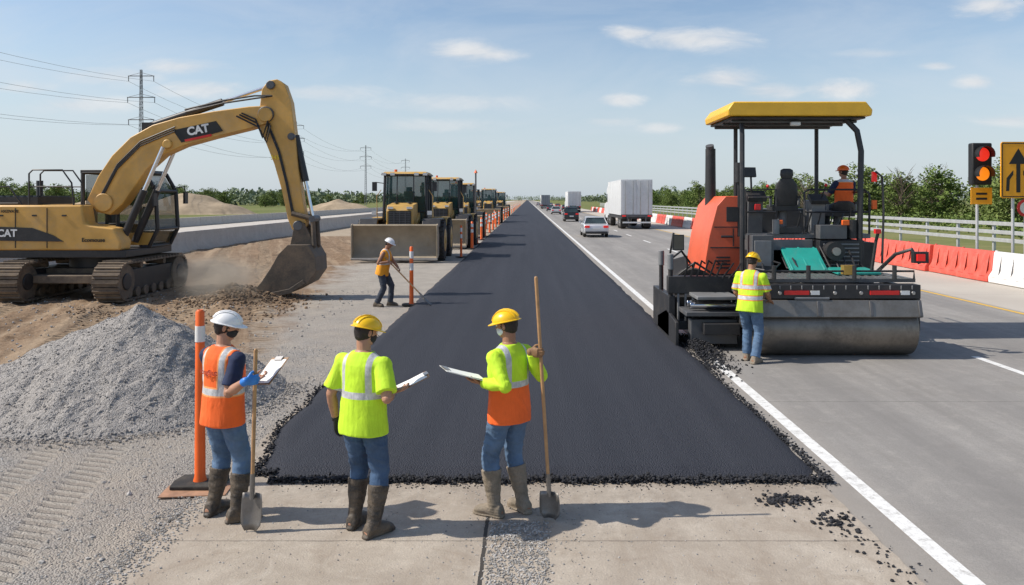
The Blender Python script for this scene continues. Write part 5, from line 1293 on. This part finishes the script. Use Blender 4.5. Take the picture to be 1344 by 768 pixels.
# P3
y3=radians(48); L3=V((-.155,6.93,.016)); F,Rr=fwd(y3),rgt(y3)
st,sb=V((.075,6.80,2.08)),V((.20,6.80,.03)); G3=st.lerp(sb,.31); d3=V((.75,-.62,0)).normalized(); n3=V((-d3.y,d3.x,0))
clip3=V((-.545,6.80,1.265))
person('worker in lime and orange vest holding a clipboard and shovel',tuple(L3),y3,.985,
  feet=((-.13,.06,.25),(.12,-.05,-.2)),lean=(0,.01),
  hands=({'w':clip3+V((.155,-.03,-.07)),'d':V((-1,.1,.15)),'n':Z+V((0,.2,0)),'curl':.45,'hint':-Z-F*.5-Rr*.3},
         {'w':G3-d3*.085-n3*.032,'d':d3,'n':n3,'curl':1.05,'hint':-Z+Rr*.6}),
  head=(radians(18),radians(-12)),fit=dict(hat=HATY,vest=VEST3,shirt=(LIMEF,'long'),trousers=JEAN,boots=BOOTK,gloves=(None,GLBRN),mask=MASKW,skin=SKIN2))
shovel(st,sb,'long wooden handled shovel resting on the concrete',.22,.20,(-.5,-.8,.3),.016)
clipboard(tuple(clip3),V((-.35,.95,0)),V((-.95,-.25,.30)),'white clipboard held by a worker in lime and orange',1.1,BOARDW)
# P4 raker
y4=radians(-98); L4=V((-3.72,20.5,.01)); F,Rr=fwd(y4),rgt(y4)
st,sb=V((-3.62,20.28,1.28)),V((-2.42,20.2,.05)); ga=st.lerp(sb,.12); gb=st.lerp(sb,.42)
person('worker in amber vest and white hard hat bending over a shovel',tuple(L4),y4,1.0,lean=(0,.22),pel=.935,
  feet=((-.12,.16,.1),(.12,-.12,-.2)),
  hands=({'w':gb+V((-.05,.05,.06)),'d':V((.5,-.6,-.5)),'n':V((.2,-.6,-.7)),'curl':.9,'hint':-Z+Rr*-.4},
         {'w':ga+V((-.06,-.03,.04)),'d':V((.8,.1,-.4)),'n':V((0,.7,-.6)),'curl':.9,'hint':-Z-F+Rr*.3}),
  head=(0,radians(-25)),low=True,fit=dict(hat=HATW,vest=VEST4,trousers=DPANT,tuck=False,boots=BOOTB,gloves=(None,None),skin=SKIN2))
shovel(st,sb,'long handled shovel scraping the asphalt edge',.30,.26,(.6,0,1),.018)
# P5
y5=radians(-38); L5=V((3.76,13.45,.01)); F,Rr=fwd(y5),rgt(y5)
person('worker in lime vest and yellow hard hat checking the paver',tuple(L5),y5,1.04,lean=(.0,.14),pel=.945,
  feet=((-.10,.12,.1),(.12,-.08,-.1)),
  hands=({'w':L5-Rr*.24+F*.26+Z*.98,'d':-Z+F*.6,'n':Rr,'curl':.4,'hint':-F-Rr*.3},
         {'w':L5+Rr*.20+F*.36+Z*1.02,'d':F-Z*.5,'n':-Z,'curl':.4,'hint':-F+Rr*.4}),
  head=(radians(-8),radians(-18)),low=True,fit=dict(hat=HATY,vest=VEST5,vsleeve=True,trousers=JEAN,tuck=False,boots=BOOTK,gloves=(None,None),skin=SKIN2))
# P6 seated
y6=radians(12); L6=V((6.66,16.75,2.04)); F,Rr=fwd(y6),rgt(y6)
person('machine operator in orange vest and hard hat seated on the paver',tuple(L6),y6,.98,lean=(.02,.03),pel=.62,
  feet=((-.12,.46,0),(.12,.48,0)),
  hands=({'w':L6-Rr*.2+F*.38+Z*.86,'d':F,'n':-Z,'curl':.5,'hint':-Z-Rr*.4},
         {'w':L6+Rr*.22+F*.38+Z*.86,'d':F,'n':-Z,'curl':.5,'hint':-Z+Rr*.4}),
  head=(radians(25),0),low=True,fit=dict(hat=HATO,vest=VEST1,shirt=(NAVY,'short'),trousers=DPANT,tuck=False,boots=BOOTB,gloves=(None,None),skin=SKIN2))
